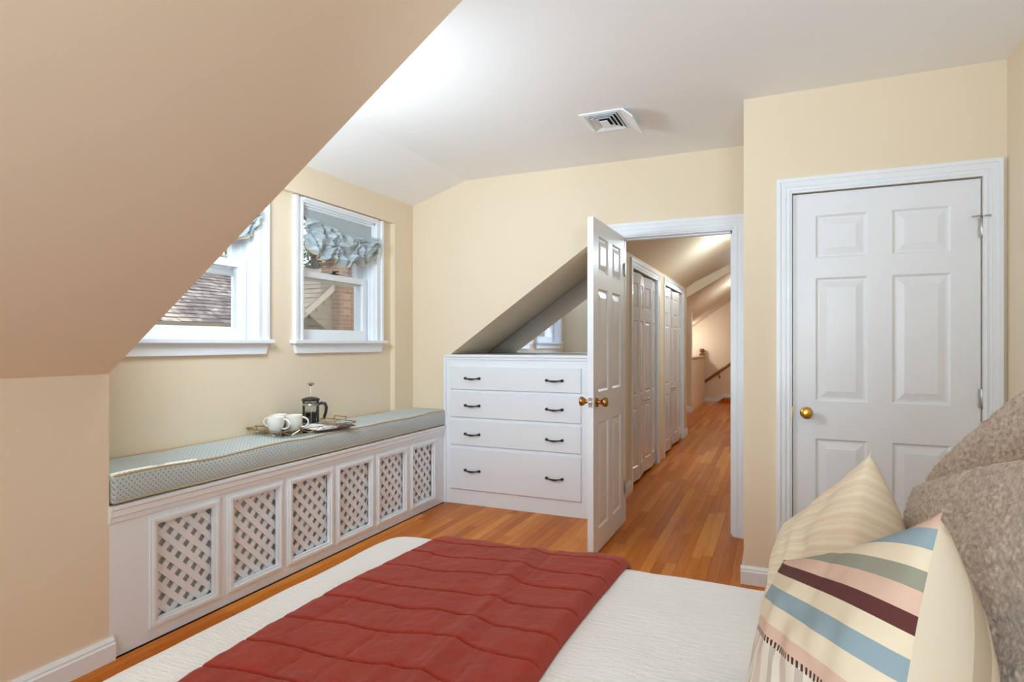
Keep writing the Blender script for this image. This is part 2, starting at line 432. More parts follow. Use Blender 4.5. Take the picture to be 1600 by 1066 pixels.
# far wall with dresser niche and doorway
YF = YD + 0.115
NX0, NX1 = -2.345, -1.13
DX0, DX1, DZ = -0.982, -0.25, 1.952
bm = bmesh.new()
box(bm, -2.9, NX0, YD, YF, 0, 2.56)
prism(bm, [(NX0, zs(NX0)), (NX1, zs(NX1)), (NX1, 2.56), (NX0, 2.56)], 'y', YD, YF)
box(bm, NX1, DX0, YD, YF, 0, 2.56)
box(bm, DX0, DX1, YD, YF, DZ, 2.56)
box(bm, DX1, 0.1, YD, YF, 0, 2.56)
struct(link('wall_far', fixn(bm), M['wall']), 'beige far wall above the white dresser, with the open doorway')

# closet block
YK = 3.27; KX0, KX1, KZ = 0.066, 0.831, 1.962
bm = bmesh.new()
box(bm, -0.157, KX0, YK, YK + 0.11, 0, 2.5); box(bm, KX1, 1.0, YK, YK + 0.11, 0, 2.5); box(bm, KX0, KX1, YK, YK + 0.11, KZ, 2.5)
box(bm, -0.157, -0.05, YK + 0.11, YD, 0, 2.5)
box(bm, -0.05, 1.0, YK + 0.5, YK + 0.6, 0, 2.5)
struct(link('wall_closet', bm, M['wall']), 'beige wall with the closed white closet door')
struct(link('wall_right', bx(0.918, 1.03, -2.7, YK + 0.6, 0, 2.5), M['wall']), 'beige wall behind the bed head')
struct(link('wall_rear', bx(-2.6, 1.03, -2.8, -2.7, 0, 2.6), M['wall']), 'beige wall behind the camera')

# niche behind the dresser, hall and stair landing under the same roof slope
YM = 4.665
bm = bmesh.new()
prism(bm, [(-2.9, zs(-2.9)), (XE, ZC), (XE, ZC + 0.16), (-2.9, zs(-2.9) + 0.16)], 'y', YF, 13.5)
prism(bm, [(-3.6, zs(-3.6)), (-2.9, zs(-2.9)), (-2.9, zs(-2.9) + 0.16), (-3.6, zs(-3.6) + 0.16)], 'y', 8.3, 13.5)
box(bm, XE, 0.3, YF, 13.5, ZC, ZC + 0.16)
struct(link('ceiling_hall', fixn(bm), M['wall']), 'beige sloping ceiling over the niche and the hall')
bm = bmesh.new(); box(bm, -2.9, -1.121, YM + 0.012, YM + 0.1, 0, zs(-1.121) + .05)
box(bm, NX0 - 0.1, NX0, YF, YM + 0.02, 0.9, zs(NX0) + 0.02)
box(bm, NX1, -1.121, YF, YM + 0.02, 0, zs(NX1) + 0.02)
struct(link('wall_niche', bm, M['wall']), 'beige niche walls behind the dresser')

XL = -1.116
C1 = (5.02, 6.16); C2 = (6.60, 7.91); CZ = 1.862
bm = bmesh.new()
zt = zs(XL) + 0.05
box(bm, XL - 0.11, XL, YF, C1[0], 0, zt); box(bm, XL - 0.11, XL, C1[1], C2[0], 0, zt); box(bm, XL - 0.11, XL, C2[1], 8.32, 0, zt)
for c in (C1, C2): box(bm, XL - 0.11, XL, c[0], c[1], CZ, zt)
box(bm, XL - 0.75, XL - 0.7, 4.8, 8.32, 0, 1.75)
box(bm, XL - 0.7, XL - 0.11, 8.22, 8.32, 0, 1.9)
prism(bm, [(XL, 1.841), (0.1, 1.841 + 0.57 * 1.216), (0.1, 2.6), (XL, zs(XL) + 0.02)], 'y', 8.30, 8.38)
struct(link('wall_hall_left', fixn(bm), M['wall']), 'hall wall with two bifold closets')
struct(link('wall_hall_right', bx(0.05, 0.15, YF, 13.5, 0, 2.6), M['wall']), 'hidden right wall of the hall')
bm = bmesh.new()
box(bm, -3.4, -1.392, 11.0, 11.1, 0, zs(-1.392) + 0.03)
struct(link('wall_landing', bm, M['wall']), 'short wall at the end of the hall')
struct(link('wall_stair', bx(-3.5, 0.3, 13.36, 13.5, -0.1, 2.7), M['wall']), 'lit wall behind the stair rail')
struct(link('wall_landing_left', bx(-3.5, -3.4, 8.3, 13.5, 0, 2.6), M['wall']), 'left end of the landing')
bm = bx(-1.52, -1.405, 11.1, 13.2, 0, 0.925)
struct(link('wall_half', bm, M['wall']), 'low half wall beside the newel post')

# oak strips of the floor
PW = 0.0572
pm = bx(-0.5, 0.5, -0.5, 0.5, -0.018, 0.0)
me_pl = bpy.data.meshes.new('plank'); pm.to_mesh(me_pl); pm.free(); me_pl.materials.append(M['plank'])
far = bmesh.new(); shade = far.faces.layers.float.new('shade_f'); far_list = []
npl = 0
x = -2.34
while x < 0.05:
    xs = x + PW / 2
    y = 0.9 if xs > -1.2 else 0.4
    if xs > -1.12: y = 1.75
    if xs <= -1.12: ymax = YD + 0.0
    else: ymax = 13.36
    y -= random.uniform(0.0, 0.9)
    if xs > DX1 + 0.1: ymax = YD
    while y < ymax:
        L = random.uniform(0.55, 1.5); y1 = min(y + L, ymax)
        near = y < 5.4 and npl < 290
        if near:
            o = bpy.data.objects.new('plank', me_pl); C.objects.link(o); o.parent = floor
            o.location = (xs, (y + y1) / 2, 0); o.scale = (PW - 0.001, y1 - y - 0.001, 1); npl += 1
        else: far_list.append((xs, y, y1))
        y = y1
    x += PW
# landing beyond the hall, left of the hall line
xx = -2.2
while xx < -1.12:
    y = 8.3
    while y < 13.3:
        y1 = min(y + random.uniform(0.6, 1.5), 13.36); far_list.append((xx, y, y1)); y = y1
    xx += PW
for (xs, y, y1) in far_list: box(far, xs - PW / 2 + .0005, xs + PW / 2 - .0005, y, y1 - 0.001, -0.018, 0.0)
far.faces.layers.float.remove(shade)
fo = link('plank_far', far, M['planks'], floor); fo['kind'] = 'stuff'; fo.name = 'planks_beyond'
at = fo.data.attributes.new('shade', 'FLOAT', 'FACE')
vals = []
for _ in far_list:
    r_ = random.random(); vals += [r_] * 6
at.data.foreach_set('value', vals)

# ------------------------------------------------------------------ trim
def casing(name, parts, label=None):
    bm = bmesh.new()
    for p in parts: box(bm, *p)
    return struct(link(name, bm, M['trim']), label)
def casing_y(name, x0, x1, ztop, y, w_l=0.085, w_r=0.085, out=1, w_top=0.082, label=None):
    """stepped casing on a wall facing -Y around an opening x0..x1; a profile of three steps, mitred at the corners"""
    bm = bmesh.new()
    steps = [(0.0, 0.012), (0.012, 0.016), (0.03, 0.013), (0.045, 0.018), (0.06, 0.022), (1.0, 0.022)]
    def strip(poly, d): prism(bm, poly, 'y', y - d, y + 0.002)
    k = [0.0, 0.013, 0.017, 0.034, 0.062, 0.082]; dep = [0.010, 0.015, 0.011, 0.016, 0.022]
    for i, d in enumerate(dep):
        a, b = k[i] / 0.082, k[i + 1] / 0.082
        xa, xb = x0 - a * w_l, x0 - b * w_l; ya, yb = ztop + a * w_top, ztop + b * w_top; ra, rb = x1 + a * w_r, x1 + b * w_r
        strip([(xb, 0), (xa, 0), (xa, ya), (xb, yb)], d)
        strip([(xb, yb), (xa, ya), (ra, ya), (rb, yb)], d)
        strip([(ra, 0), (rb, 0), (rb, yb), (ra, ya)], d)
    return struct(link(name, fixn(bm), M['trim']), label)
casing_y('trim_1', DX0, DX1, DZ, YD, 0.086, 0.086, label='white casing round the open doorway')
bm = bmesh.new()                                         # jamb lining of the doorway with stop
box(bm, DX0 - 0.002, DX0 + 0.012, YD, YF, 0, DZ); box(bm, DX1 - 0.012, DX1 + 0.002, YD - 0.001, YF, 0, DZ); box(bm, DX0, DX1, YD, YF, DZ - 0.012, DZ + 0.002)
box(bm, DX1 - 0.024, DX1 - 0.012, YD + 0.045, YD + 0.08, 0, DZ - 0.012); box(bm, DX0 + 0.012, DX0 + 0.024, YD + 0.045, YD + 0.08, 0, DZ - 0.012); box(bm, DX0 + .012, DX1 - .012, YD + 0.045, YD + 0.08, DZ - 0.024, DZ - 0.012)
jamb = struct(link('trim_2', bm, M['trim']), 'white jamb of the open doorway')
link('strike_plate', bx(DX1 - 0.0135, DX1 - 0.0118, YD + 0.012, YD + 0.04, 0.845, 0.905), M['steel'], jamb)
casing_y('trim_3', KX0, KX1, KZ, YK, 0.07, 0.07, w_top=0.072, label='white casing round the closet door')

def baseboard(name, axis, fixed, a0, a1, h=0.09, t=0.018, sgn=1, label=None):
    prof = [(0, 0), (t, 0), (t, h * 0.72), (t * 0.75, h * 0.78), (t * 0.75, h * 0.86), (t * 0.35, h), (0, h)]
    bm = bmesh.new()
    prism(bm, [(fixed + sgn * p, q) for p, q in prof], axis, a0, a1)
    return struct(link(name, fixn(bm), M['trim']), label)
baseboard('baseboard_left', 'y', XB, -2.7, YC + 0.012, 0.088, 0.022, 1, 'white baseboard of the foreground knee wall')
baseboard('baseboard_closet', 'x', YK, -0.172, KX0 - 0.07, 0.09, 0.018, -1)
baseboard('baseboard_corner', 'y', -0.157, YK - 0.001, YD, 0.09, 0.015, -1)
baseboard('baseboard_hall', 'y', XL, YF, C1[0] - 0.085, 0.09, 0.016, 1)
baseboard('baseboard_hall_end', 'y', XL, C2[1] + 0.17, 8.32, 0.09, 0.016, 1)
baseboard('baseboard_landing', 'x', 11.0, -2.0, -1.385, 0.11, 0.016, -1)
bm = prism(bmesh.new(), [(-1.45, 0), (-1.16, 0), (-1.02, 0.095), (-0.4, 0.095), (-0.4, 0.17), (-1.04, 0.17), (-1.18, 0.075), (-1.45, 0.075)], 'y', 13.34, 13.365)
struct(link('baseboard_stair', fixn(bm), M['trim']))
bm = prism(bmesh.new(), [(-1.14, 0), (0.04, 0), (0.04, 0.095), (-1.02, 0.095)], 'y', 13.05, 13.34)
struct(link('stair_step', fixn(bm), M['planks']), 'low oak step below the sloping handrail')

# ------------------------------------------------------------------ windows (double hung) in the dormer wall
def window(n, y0, y1, label, drop=0.0):
    z0, z1 = WZ; root = struct(empty('window_%d' % n, (XW, (y0 + y1) / 2, z0)), label)
    yc = (y0 + y1) / 2
    def loc(bm): bmesh.ops.translate(bm, verts=bm.verts[:], vec=(-XW, -yc, -z0)); return bm
    def part(name, bm, mat, parent=root):
        return link(name, loc(bm), mat, parent)
    cw, cd = 0.072, 0.028
    # casing: two sides and head, each stepped
    for s in (-1, 1):
        b = bmesh.new(); e = y0 if s < 0 else y1
        for a, c, d in ((0, .014, .02), (.014, .05, .016), (.05, cw, cd)):
            box(b, XW, XW + d, min(e + s * a, e + s * c), max(e + s * a, e + s * c), z0, z1 + (0.03))
        part('window_casing', b, M['trim'])
    b = bmesh.new()
    for a, c, d in ((0, .014, .02), (.014, .03, cd)): box(b, XW, XW + d, y0, y1, z1 + a, z1 + c)
    part('window_head', b, M['trim'])
    b = bmesh.new(); box(b, XW - 0.06, XW + 0.05, y0 - cw - .022, y1 + cw + .022, z0 - 0.018, z0 + 0.004, 0.004); part('window_sill', b, M['trim'])
    b = bmesh.new(); prism(b, [(y0 - cw, z0 - .018), (y1 + cw, z0 - .018), (y1 + cw - .018, z0 - .078), (y0 - cw + .018, z0 - .078)], 'x', XW, XW + 0.02); part('window_apron', fixn(b), M['trim'])
    # jamb liner with tracks
    b = bmesh.new(); j = 0.012
    box(b, -2.86, XW, y0, y0 + j, z0, z1); box(b, -2.86, XW, y1 - j, y1, z0, z1); box(b, -2.86, XW, y0, y1, z1 - j, z1); box(b, -2.92, XW, y0, y1, z0 - 0.03, z0)
    for yy in (y0 + j, y1 - j - 0.012):
        box(b, XW - 0.045, XW - 0.03, yy, yy + 0.012, z0, z1); box(b, -2.80, -2.788, yy, yy + 0.012, z0, z1); box(b, -2.86, -2.842, yy, yy + .012, z0, z1)
    part('window_jamb', b, M['trim'])
    zm = 1.668
    def sash(name, xa, xb, za, zb, bot, top):
        st = 0.055; yA, yB = y0 + 0.016, y1 - 0.016; b = bmesh.new()
        box(b, xa, xb, yA, yA + st, za, zb, .003); box(b, xa, xb, yB - st, yB, za, zb, .003)
        box(b, xa, xb, yA + st, yB - st, za, za + bot, .003); box(b, xa, xb, yA + st, yB - st, zb - top, zb, .003)
        s = part(name, b, M['trim'])
        b = bmesh.new(); xm = (xa + xb) / 2; box(b, xm - .002, xm + .002, yA + st - .006, yB - st + .006, za + bot - .006, zb - top + .006)
        g = part('pane', b, M['pane'], s)
        return s
    lo = sash('lower_sash', -2.787, -2.745, z0 + 0.004, zm + 0.02, 0.068, 0.042)
    up = sash('upper_sash', -2.838, -2.80, zm - 0.03 - drop, z1 - 0.013 - drop, 0.042, 0.05)
    b = bmesh.new(); box(b, -2.765, -2.735, yc - .03, yc + .03, zm + .02, zm + .028, .002); lathe(b, [(0, .028), (.012, .028), (.014, .036), (.01, .044), (0, .046)], (-2.752, yc, zm), seg=12); box(b, -2.75, -2.715, yc - .006, yc + .006, zm + .036, zm + .043)
    part('sash_lock', b, M['bronze'], lo)
    return root
window(1, W1[0], W1[1], 'left dormer window partly hidden by the sloping ceiling', 0.035)
window(2, W2[0], W2[1], 'right dormer window with the gathered blue shade')

# ------------------------------------------------------------------ panelled doors
def panel_mesh(w_, h_, th, inset=1.0):
    """raised panel, both faces, centred on y=0, corner at 0,0"""
    bm = bmesh.new()
    for s in (-1, 1):
        rings = []
        for ins, d in ((0, th), (0.010 * inset, th - 0.009), (0.018 * inset, th - 0.009), (0.045 * inset, th - 0.003), (0.049 * inset, th - .002)):
            rings.append([bm.verts.new((x_, s * d, z_)) for x_, z_ in ((ins, ins), (w_ - ins, ins), (w_ - ins, h_ - ins), (ins, h_ - ins))])
        for a, b in zip(rings, rings[1:]):
            for i in range(4):
                f = (a[i], a[(i + 1) % 4], b[(i + 1) % 4], b[i]); bm.faces.new(f)
        bm.faces.new(rings[-1])
    return fixn(bm)

def panel_door(name, width, height, thick, cols, rows, mat, loc, rz, z0=0.008, inset=1.0):
    """leaf from the local origin along +x; returns the root Empty"""
    root = empty(name, loc, rz)
    h2 = thick / 2; b = bmesh.new()
    xs = sorted({0.0, width} | {v for c in cols for v in c}); zz = sorted({z0, height} | {v for r in rows for v in r})
    for i in range(len(xs) - 1):
        for j in range(len(zz) - 1):
            xm, zm = (xs[i] + xs[i + 1]) / 2, (zz[j] + zz[j + 1]) / 2
            if any(c[0] < xm < c[1] for c in cols) and any(r[0] < zm < r[1] for r in rows): continue
            box(b, xs[i], xs[i + 1], -h2, h2, zz[j], zz[j + 1])
    bmesh.ops.remove_doubles(b, verts=b.verts[:], dist=1e-5)
    # drop the inner faces doubled between neighbouring boxes
    seen = {}
    for f in b.faces:
        seen.setdefault(tuple(sorted(v.index for v in f.verts)), []).append(f)
    b.verts.index_update(); seen = {}
    for f in b.faces: seen.setdefault(tuple(sorted(v.index for v in f.verts)), []).append(f)
    bmesh.ops.delete(b, geom=[f for fs in seen.values() if len(fs) > 1 for f in fs], context='FACES_ONLY')
    link('leaf_frame', fixn(b), mat, root)
    for r in rows:
        for c in cols:
            p = link('panel', panel_mesh(c[1] - c[0], r[1] - r[0], h2, inset), mat, root); p.location = (c[0], 0, r[0])
    return root
def knob(parent, loc, axis, mat, k=1.0):
    b = bmesh.new()
    lathe(b, [(0, 0), (.03 * k, 0), (.031 * k, .004), (.026 * k, .009), (.013 * k, .012), (.011 * k, .026 * k), (.016 * k, .032 * k), (.025 * k, .042 * k), (.028 * k, .054 * k), (.024 * k, .063 * k), (.012 * k, .066 * k), (0, .0665 * k)], loc, axis, 28)
    return link('knob', b, mat, parent, True)
def hinge(parent, x_, y_, z_, dx=1):
    b = bmesh.new(); lathe(b, [(0, -.048), (.0035, -.046), (.0065, -.042), (.0065, .042), (.0035, .046), (0, .048)], (x_, y_, z_), (0, 0, 1), 12)
    for q in (-.014, .014): lathe(b, [(.0068, q - .001), (.0072, q), (.0068, q + .001)], (x_, y_, z_), (0, 0, 1), 12)
    box(b, x_ - .012, x_ + .012, y_ + .003, y_ + .006, z_ - .042, z_ + .042)
    return link('hinge', b, M['steel'], parent, True)

cols6 = lambda w_: [(0.133 * w_, 0.425 * w_), (0.556 * w_, 0.855 * w_)]
rows6 = [(0.14, 0.757), (0.940, 1.542), (1.637, 1.847)]
d1 = panel_door('door_1', 0.757, 1.956, 0.035, cols6(0.757), rows6, M['door'], (0.070, YK + 0.0265, 0), 0)
struct(d1, 'closed white six panel closet door with a polished brass knob'); d1['category'] = 'door'
knob(d1, (0.060, -0.018, 0.880), (0, -1, 0), M['brass'], 0.92)
b = bx(-0.004, 0.003, -0.019, -0.016, 0.85, 0.91); link('latch_plate', b, M['brass'], d1)
for z_ in (1.735, 0.975): hinge(d1, 0.760, -0.026, z_)
b = bmesh.new()                                           # hinge-pin door stop on the top hinge
tube(b, [(0.760, -0.026, 1.785), (0.748, -0.05, 1.785), (0.715, -0.052, 1.782)], 0.003, 8); tube(b, [(0.760, -0.026, 1.785), (0.775, -0.045, 1.785), (0.785, -0.04, 1.785)], 0.003, 8)
lathe(b, [(0, 0), (.006, 0), (.006, .008), (0, .009)], (0.785, -0.04, 1.785), (0.4, 0.9, 0), 10)
link('hinge_pin_stop', b, M['steel'], d1)
b = bmesh.new(); lathe(b, [(0, 0), (.006, 0), (.0065, .006), (.004, .012), (0, .012)], (0.716, -.04, 1.782), (0, 1, 0), 10); link('stop_bumper', b, M['trim'], d1)

# dark sheet standing in for the shade behind the closet door
struct(link('trim_4', bx(KX0, KX1, YK + 0.046, YK + 0.06, 0, KZ), M['dark']), 'dark sheet for the shade behind the closed door')

# open door, hinged on the left jamb, swung into the room
d2 = panel_door('door_2', 0.715, 1.942, 0.035, cols6(0.715), rows6, M['door'], (DX0 + 0.0185, YD - 0.024, 0), R(-90.6), 0.010)
struct(d2, 'open white six panel door swung into the room beside the dresser'); d2['category'] = 'door'
knob(d2, (0.655, 0.0175, 0.885), (0, 1, 0), M['brass_old'], 1.0)
knob(d2, (0.655, -0.0175, 0.885), (0, -1, 0), M['brass_old'], 1.0)
b = bx(0.7145, 0.7162, -0.012, 0.012, 0.857, 0.913)
lathe(b, [(0, 0), (.0085, 0), (.0085, .006), (0, .009)], (0.716, 0, 0.885), (1, 0, 0), 14)
link('latch', b, M['steel'], d2)
for z_ in (0.25, 1.72): hinge(d2, 0.0, 0.022, z_)

# bifold closet doors of the hall: four leaves each, slightly folded
def bifold(n, c, label):
    root = struct(empty('door_%d' % n, (XL - 0.034, c[0], 0)), label); root['category'] = 'door'
    Wd = (c[1] - c[0] - 0.02) / 4; ang = R(5.0)
    x_, y_ = 0.0, 0.01
    for i in range(4):
        s = -1 if i % 2 == 0 else 1
        a = math.pi / 2 + s * ang
        lw = Wd / math.cos(ang) - 0.004
        leaf = panel_door('leaf', lw, CZ - 0.022, 0.028, [(0.05, lw - 0.05)], [(0.15, 0.66), (0.77, 1.425), (1.54, 1.745)], M['bifold'], (x_, y_, 0), a, 0.03, 0.62)
        leaf.parent = root
        if i in (1, 2):
            kb = bmesh.new(); lathe(kb, [(0, 0), (.009, 0), (.007, .008), (.012, .016), (.016, .024), (.012, .03), (0, .032)], (lw * (0.2 if i == 2 else .8) , -0.014, 0.705), (0, -1, 0), 18)
            link('knob', kb, M['chrome'], leaf, True)
        x_ += math.cos(a) * (lw + .004); y_ += math.sin(a) * (lw + .004)
    link('track', bx(-0.03, 0.012, 0.004, c[1] - c[0] - 0.004, CZ - 0.018, CZ - 0.002), M['dark'], root)
    return root
bifold(3, C1, 'nearer white bifold closet doors along the hall wall')
bifold(4, C2, 'farther white bifold closet doors along the hall wall')
for n, c in ((5, C1), (6, C2)):
    bm = bmesh.new()
    for i, (a, b_, d) in enumerate(((0, .02, .007), (.02, .05, .010), (.05, .078, .015))):
        box(bm, XL, XL + d, c[0] - b_, c[0] - a, 0, CZ + b_); box(bm, XL, XL + d, c[1] + a, c[1] + b_, 0, CZ + b_); box(bm, XL, XL + d, c[0] - a, c[1] + a, CZ + a, CZ + b_)
    box(bm, XL - .11, XL, c[0] - .002, c[0] + .006, 0, CZ); box(bm, XL - .11, XL, c[1] - .006, c[1] + .002, 0, CZ); box(bm, XL - .11, XL, c[0], c[1], CZ - .002, CZ + .002)
    struct(link('trim_%d' % n, bm, M['trim']), '%s closet casing along the hall' % ('nearer' if n == 5 else 'farther'))

# stairs end: newel post, handrails
nw = tag(empty('newel_post', (-1.462, 13.255, 0)), 'turned dark wooden newel post at the end of the hall', 'post')
b = bx(-.045, .045, -.045, .045, 0, .40, .004); link('newel_base', b, M['newel'], nw)
b = bmesh.new(); lathe(b, [(.045, .40), (.03, .43), (.034, .47), (.038, .56), (.032, .68), (.03, .72), (.042, .74), (.045, .76)], seg=20); link('turned_shaft', b, M['newel'], nw, True)
b = bx(-.045, .045, -.045, .045, .76, .99, .004); link('newel_block', b, M['newel'], nw)
b = bmesh.new(); lathe(b, [(.045, .99), (.058, 1.0), (.055, 1.015), (.03, 1.03), (.03, 1.04), (.05, 1.06), (.054, 1.085), (.04, 1.108), (0, 1.118)], seg=20); link('newel_cap', b, M['newel'], nw, True)
hr = tag(empty('half_wall_cap', (-1.462, 12.1, 0.925)), 'wooden cap rail on the low half wall', 'handrail')
link('rail', bx(-.075, .075, -1.0, 1.10, 0.0, .045, .012), M['darkwood'], hr)
hr = tag(empty('wall_handrail', (-1.42, 13.30, 0.41)), 'dark wooden handrail climbing to the right on the stair wall', 'handrail')
b = bmesh.new(); tube(b, [(0, 0, 0), (.45, 0, .335), (1.1, 0, .82)], .03, 12); link('rail', b, M['darkwood'], hr)
b = bmesh.new(); tube(b, [(.30, .055, .10), (.30, .02, .12), (.30, 0, .195)], .008, 8); lathe(b, [(0, 0), (.025, 0), (.022, .01), (0, .012)], (.30, .06, .10), (0, -1, 0), 14); link('bracket', b, M['brass_old'], hr)

# ------------------------------------------------------------------ window bench with lattice panels
bench = tag(empty('window_bench', (XB, 2.76, 0)), 'long white built-in window bench with six lattice panels', 'bench')
def bpart(name, bm, mat, parent=bench):
    bmesh.ops.translate(bm, verts=bm.verts[:], vec=(-XB, -2.76, 0)); return link(name, bm, mat, parent)
PZ0, PZ1 = 0.048, 0.508
panels = [(1.640, 1.979), (2.020, 2.362), (2.397, 2.750), (2.777, 3.128), (3.160, 3.507), (3.547, 3.882)]
bm = bmesh.new(); y = YC
for (a, c) in panels:
    box(bm, XB - .022, XB, y, a + .016, 0, .56); y = c - .016
box(bm, XB - .022, XB, y, YD - .002, 0, .56)
for (a, c) in panels: box(bm, XB - .022, XB, a + .016, c - .016, PZ1 - .016, .56); box(bm, XB - .022, XB, a + .016, c - .016, 0, PZ0 + .016)
bpart('front_frame', bm, M['trim'])
bm = bx(-2.68, XB - .0, YC, YD - .002, .56, .592); bpart('seat_board', bm, M['trim'])
bm = bmesh.new()
prism(bm, [(XB, .522), (XB + .010, .526), (XB + .012, .545), (XB + .018, .550), (XB + .018, .572), (XB + .024, .578), (XB + .024, .592), (XB, .592)], 'y', YC - .004, YD - .002)
bpart('cap_moulding', fixn(bm), M['trim'])
bm = bx(XB - .050, XB - .040, YC, YD - .01, .0, .56); bpart('back_panel', bm, M['backing'])

def clip(poly, n, d):
    out = []
    for i in range(len(poly)):
        a, b_ = poly[i], poly[(i + 1) % len(poly)]; da = a[0] * n[0] + a[1] * n[1] - d; db = b_[0] * n[0] + b_[1] * n[1] - d
        if da <= 0: out.append(a)
        if (da < 0 < db) or (db < 0 < da):
            t = da / (da - db); out.append((a[0] + t * (b_[0] - a[0]), a[1] + t * (b_[1] - a[1])))
    return out
for (a, c) in panels:
    # moulding frame: mitred, stepped
    bm = bmesh.new(); mw = 0.030
    for i, (k0, k1, d) in enumerate(((0, .010, .008), (.010, .022, .014), (.022, .034, .006))):
        oa, oc, ob, ot = a + k0, c - k0, PZ0 + k0, PZ1 - k0; ia, ic, ib, it = a + k1, c - k1, PZ0 + k1, PZ1 - k1
        for q in ([(oa, ob), (oc, ob), (ic, ib), (ia, ib)], [(oc, ob), (oc, ot), (ic, it), (ic, ib)], [(oc, ot), (oa, ot), (ia, it), (ic, it)], [(oa, ot), (oa, ob), (ia, ib), (ia, it)]):
            prism(bm, q, 'x', XB - .012, XB + d)
    fr = bpart('lattice_panel', fixn(bm), M['trim'])
    ya, yb, za, zb = a + .026, c - .026, PZ0 + .026, PZ1 - .026
    pitch, lw = 0.0541, 0.0268
    for s, xoff in ((1, 0.0), (-1, -0.005)):
        n = (math.sqrt(.5), s * math.sqrt(.5)); t = (-n[1], n[0])
        ph = ya * n[0] + s * 0 + (zb if s < 0 else za) * n[1]
        dmin = min(q[0] * n[0] + q[1] * n[1] for q in ((ya, za), (yb, za), (ya, zb), (yb, zb))); dmax = max(q[0] * n[0] + q[1] * n[1] for q in ((ya, za), (yb, za), (ya, zb), (yb, zb)))
        d = dmin + random.uniform(0.0, pitch) * 0.6 - lw / 2
        while d < dmax:
            poly = [(n[0] * d + t[0] * -9, n[1] * d + t[1] * -9), (n[0] * (d + lw) + t[0] * -9, n[1] * (d + lw) + t[1] * -9), (n[0] * (d + lw) + t[0] * 9, n[1] * (d + lw) + t[1] * 9), (n[0] * d + t[0] * 9, n[1] * d + t[1] * 9)]
            for nn, dd in (((1, 0), yb), ((-1, 0), -ya), ((0, 1), zb), ((0, -1), -za)):
                poly = clip(poly, nn, dd)
                if len(poly) < 3: break
            if len(poly) >= 3:
                bm = prism(bmesh.new(), poly, 'x', XB - .026 + xoff, XB - .020 + xoff); bpart('slat', fixn(bm), M['trim'], fr)
            d += pitch

# seat cushion
def rounded_box(x0, x1, y0, y1, z0, z1, r, nx, ny, nz, wob):
    bm = bmesh.new(); box(bm, x0, x1, y0, y1, z0, z1)
    bmesh.ops.bevel(bm, geom=bm.edges[:], offset=r, segments=3, profile=0.5, affect='EDGES')
    for ax, a, c, n in ((0, x0, x1, nx), (1, y0, y1, ny), (2, z0, z1, nz)):
        for i in range(1, n):
            v = [0, 0, 0]; v[ax] = a + (c - a) * i / n; no = [0, 0, 0]; no[ax] = 1
            bmesh.ops.bisect_plane(bm, geom=bm.verts[:] + bm.edges[:] + bm.faces[:], plane_co=v, plane_no=no)
    for v in bm.verts: wob(v)
    return bm
def cwob(v):
    p = v.co
    top = (p.z - .597) / .115
    bul = math.sin(math.pi * min(1, max(0, (p.y - 1.49) / 2.52)))
    v.co.z += (0.008 * noise.noise(Vector((p.y * 2.3, 0, 3))) + 0.006 * noise.noise(Vector((p.y * 6, p.x * 4, 1)))) * top
    if p.x > -2.4: v.co.x += 0.008 * math.sin(math.pi * min(1, max(0, top))) + 0.006 * noise.noise(Vector((p.y * 5, p.z * 3, 7)))
bm = rounded_box(-2.682, -2.345, 1.486, 4.018, .597, .712, .012, 6, 60, 4, cwob)
cu = tag(link('bench_cushion', bm, M['cushion'], None, True), 'long pale blue dotted cushion with tan piping on the window bench', 'cushion')
for (z_, nm, xo_) in ((.706, 'piping', .0), (.603, 'piping', .0)):
    b = bmesh.new(); pts = []
    for i in range(80):
        y = 1.49 + 2.525 * i / 79; v = Vector((-2.349, y, z_)); 
        class V: pass
        q = V(); q.co = v.copy(); cwob(q)
        pts.append((q.co.x + .003, q.co.y, q.co.z))
    tube(b, pts, .0042, 6)
    if z_ > .65: tube(b, [(-2.352, 4.016, z_), (-2.52, 4.019, z_ + .003), (-2.68, 4.016, z_)], .0042, 6); tube(b, [(-2.680, 1.49 + 2.52 * i / 40, z_ + .003) for i in range(41)], .0042, 6)
    link(nm, b, M['piping'], cu)

# ------------------------------------------------------------------ white built-in dresser under the slope
dr = tag(empty('built_in_dresser', (-1.74, YD, 0)), 'white built-in chest with four wide drawers under the slope', 'dresser')
def dpart(name, bm, mat, parent=dr, sm=False):
    bmesh.ops.translate(bm, verts=bm.verts[:], vec=(1.74, -YD, 0)); return link(name, bm, mat, parent, sm)
bm = bx(NX0 + .002, NX1 - .002, YD - .010, YF + .3, 0, 1.118)
dpart('carcass', bm, M['trim'])
bm = bmesh.new()
prism(bm, [(-2.353, 0), (-2.333, 0), (-2.333, 1.104), (-2.353, 1.104)], 'y', YD - .024, YD)
prism(bm, [(NX1 - .03, 0), (NX1, 0), (NX1, 1.104), (NX1 - .03, 1.104)], 'y', YD - .024, YD)
box(bm, -2.353, NX1, YD - .020, YD, 1.098, 1.118, .003)
dpart('edge_moulding', fixn(bm), M['trim'])
bm = bx(NX0 + .001, NX1 - .001, YD - .030, YM - .001, 1.118, 1.138, .004); 
dpart('dresser_top', bm, M['trim'])
HX = (-2.100, -1.444)
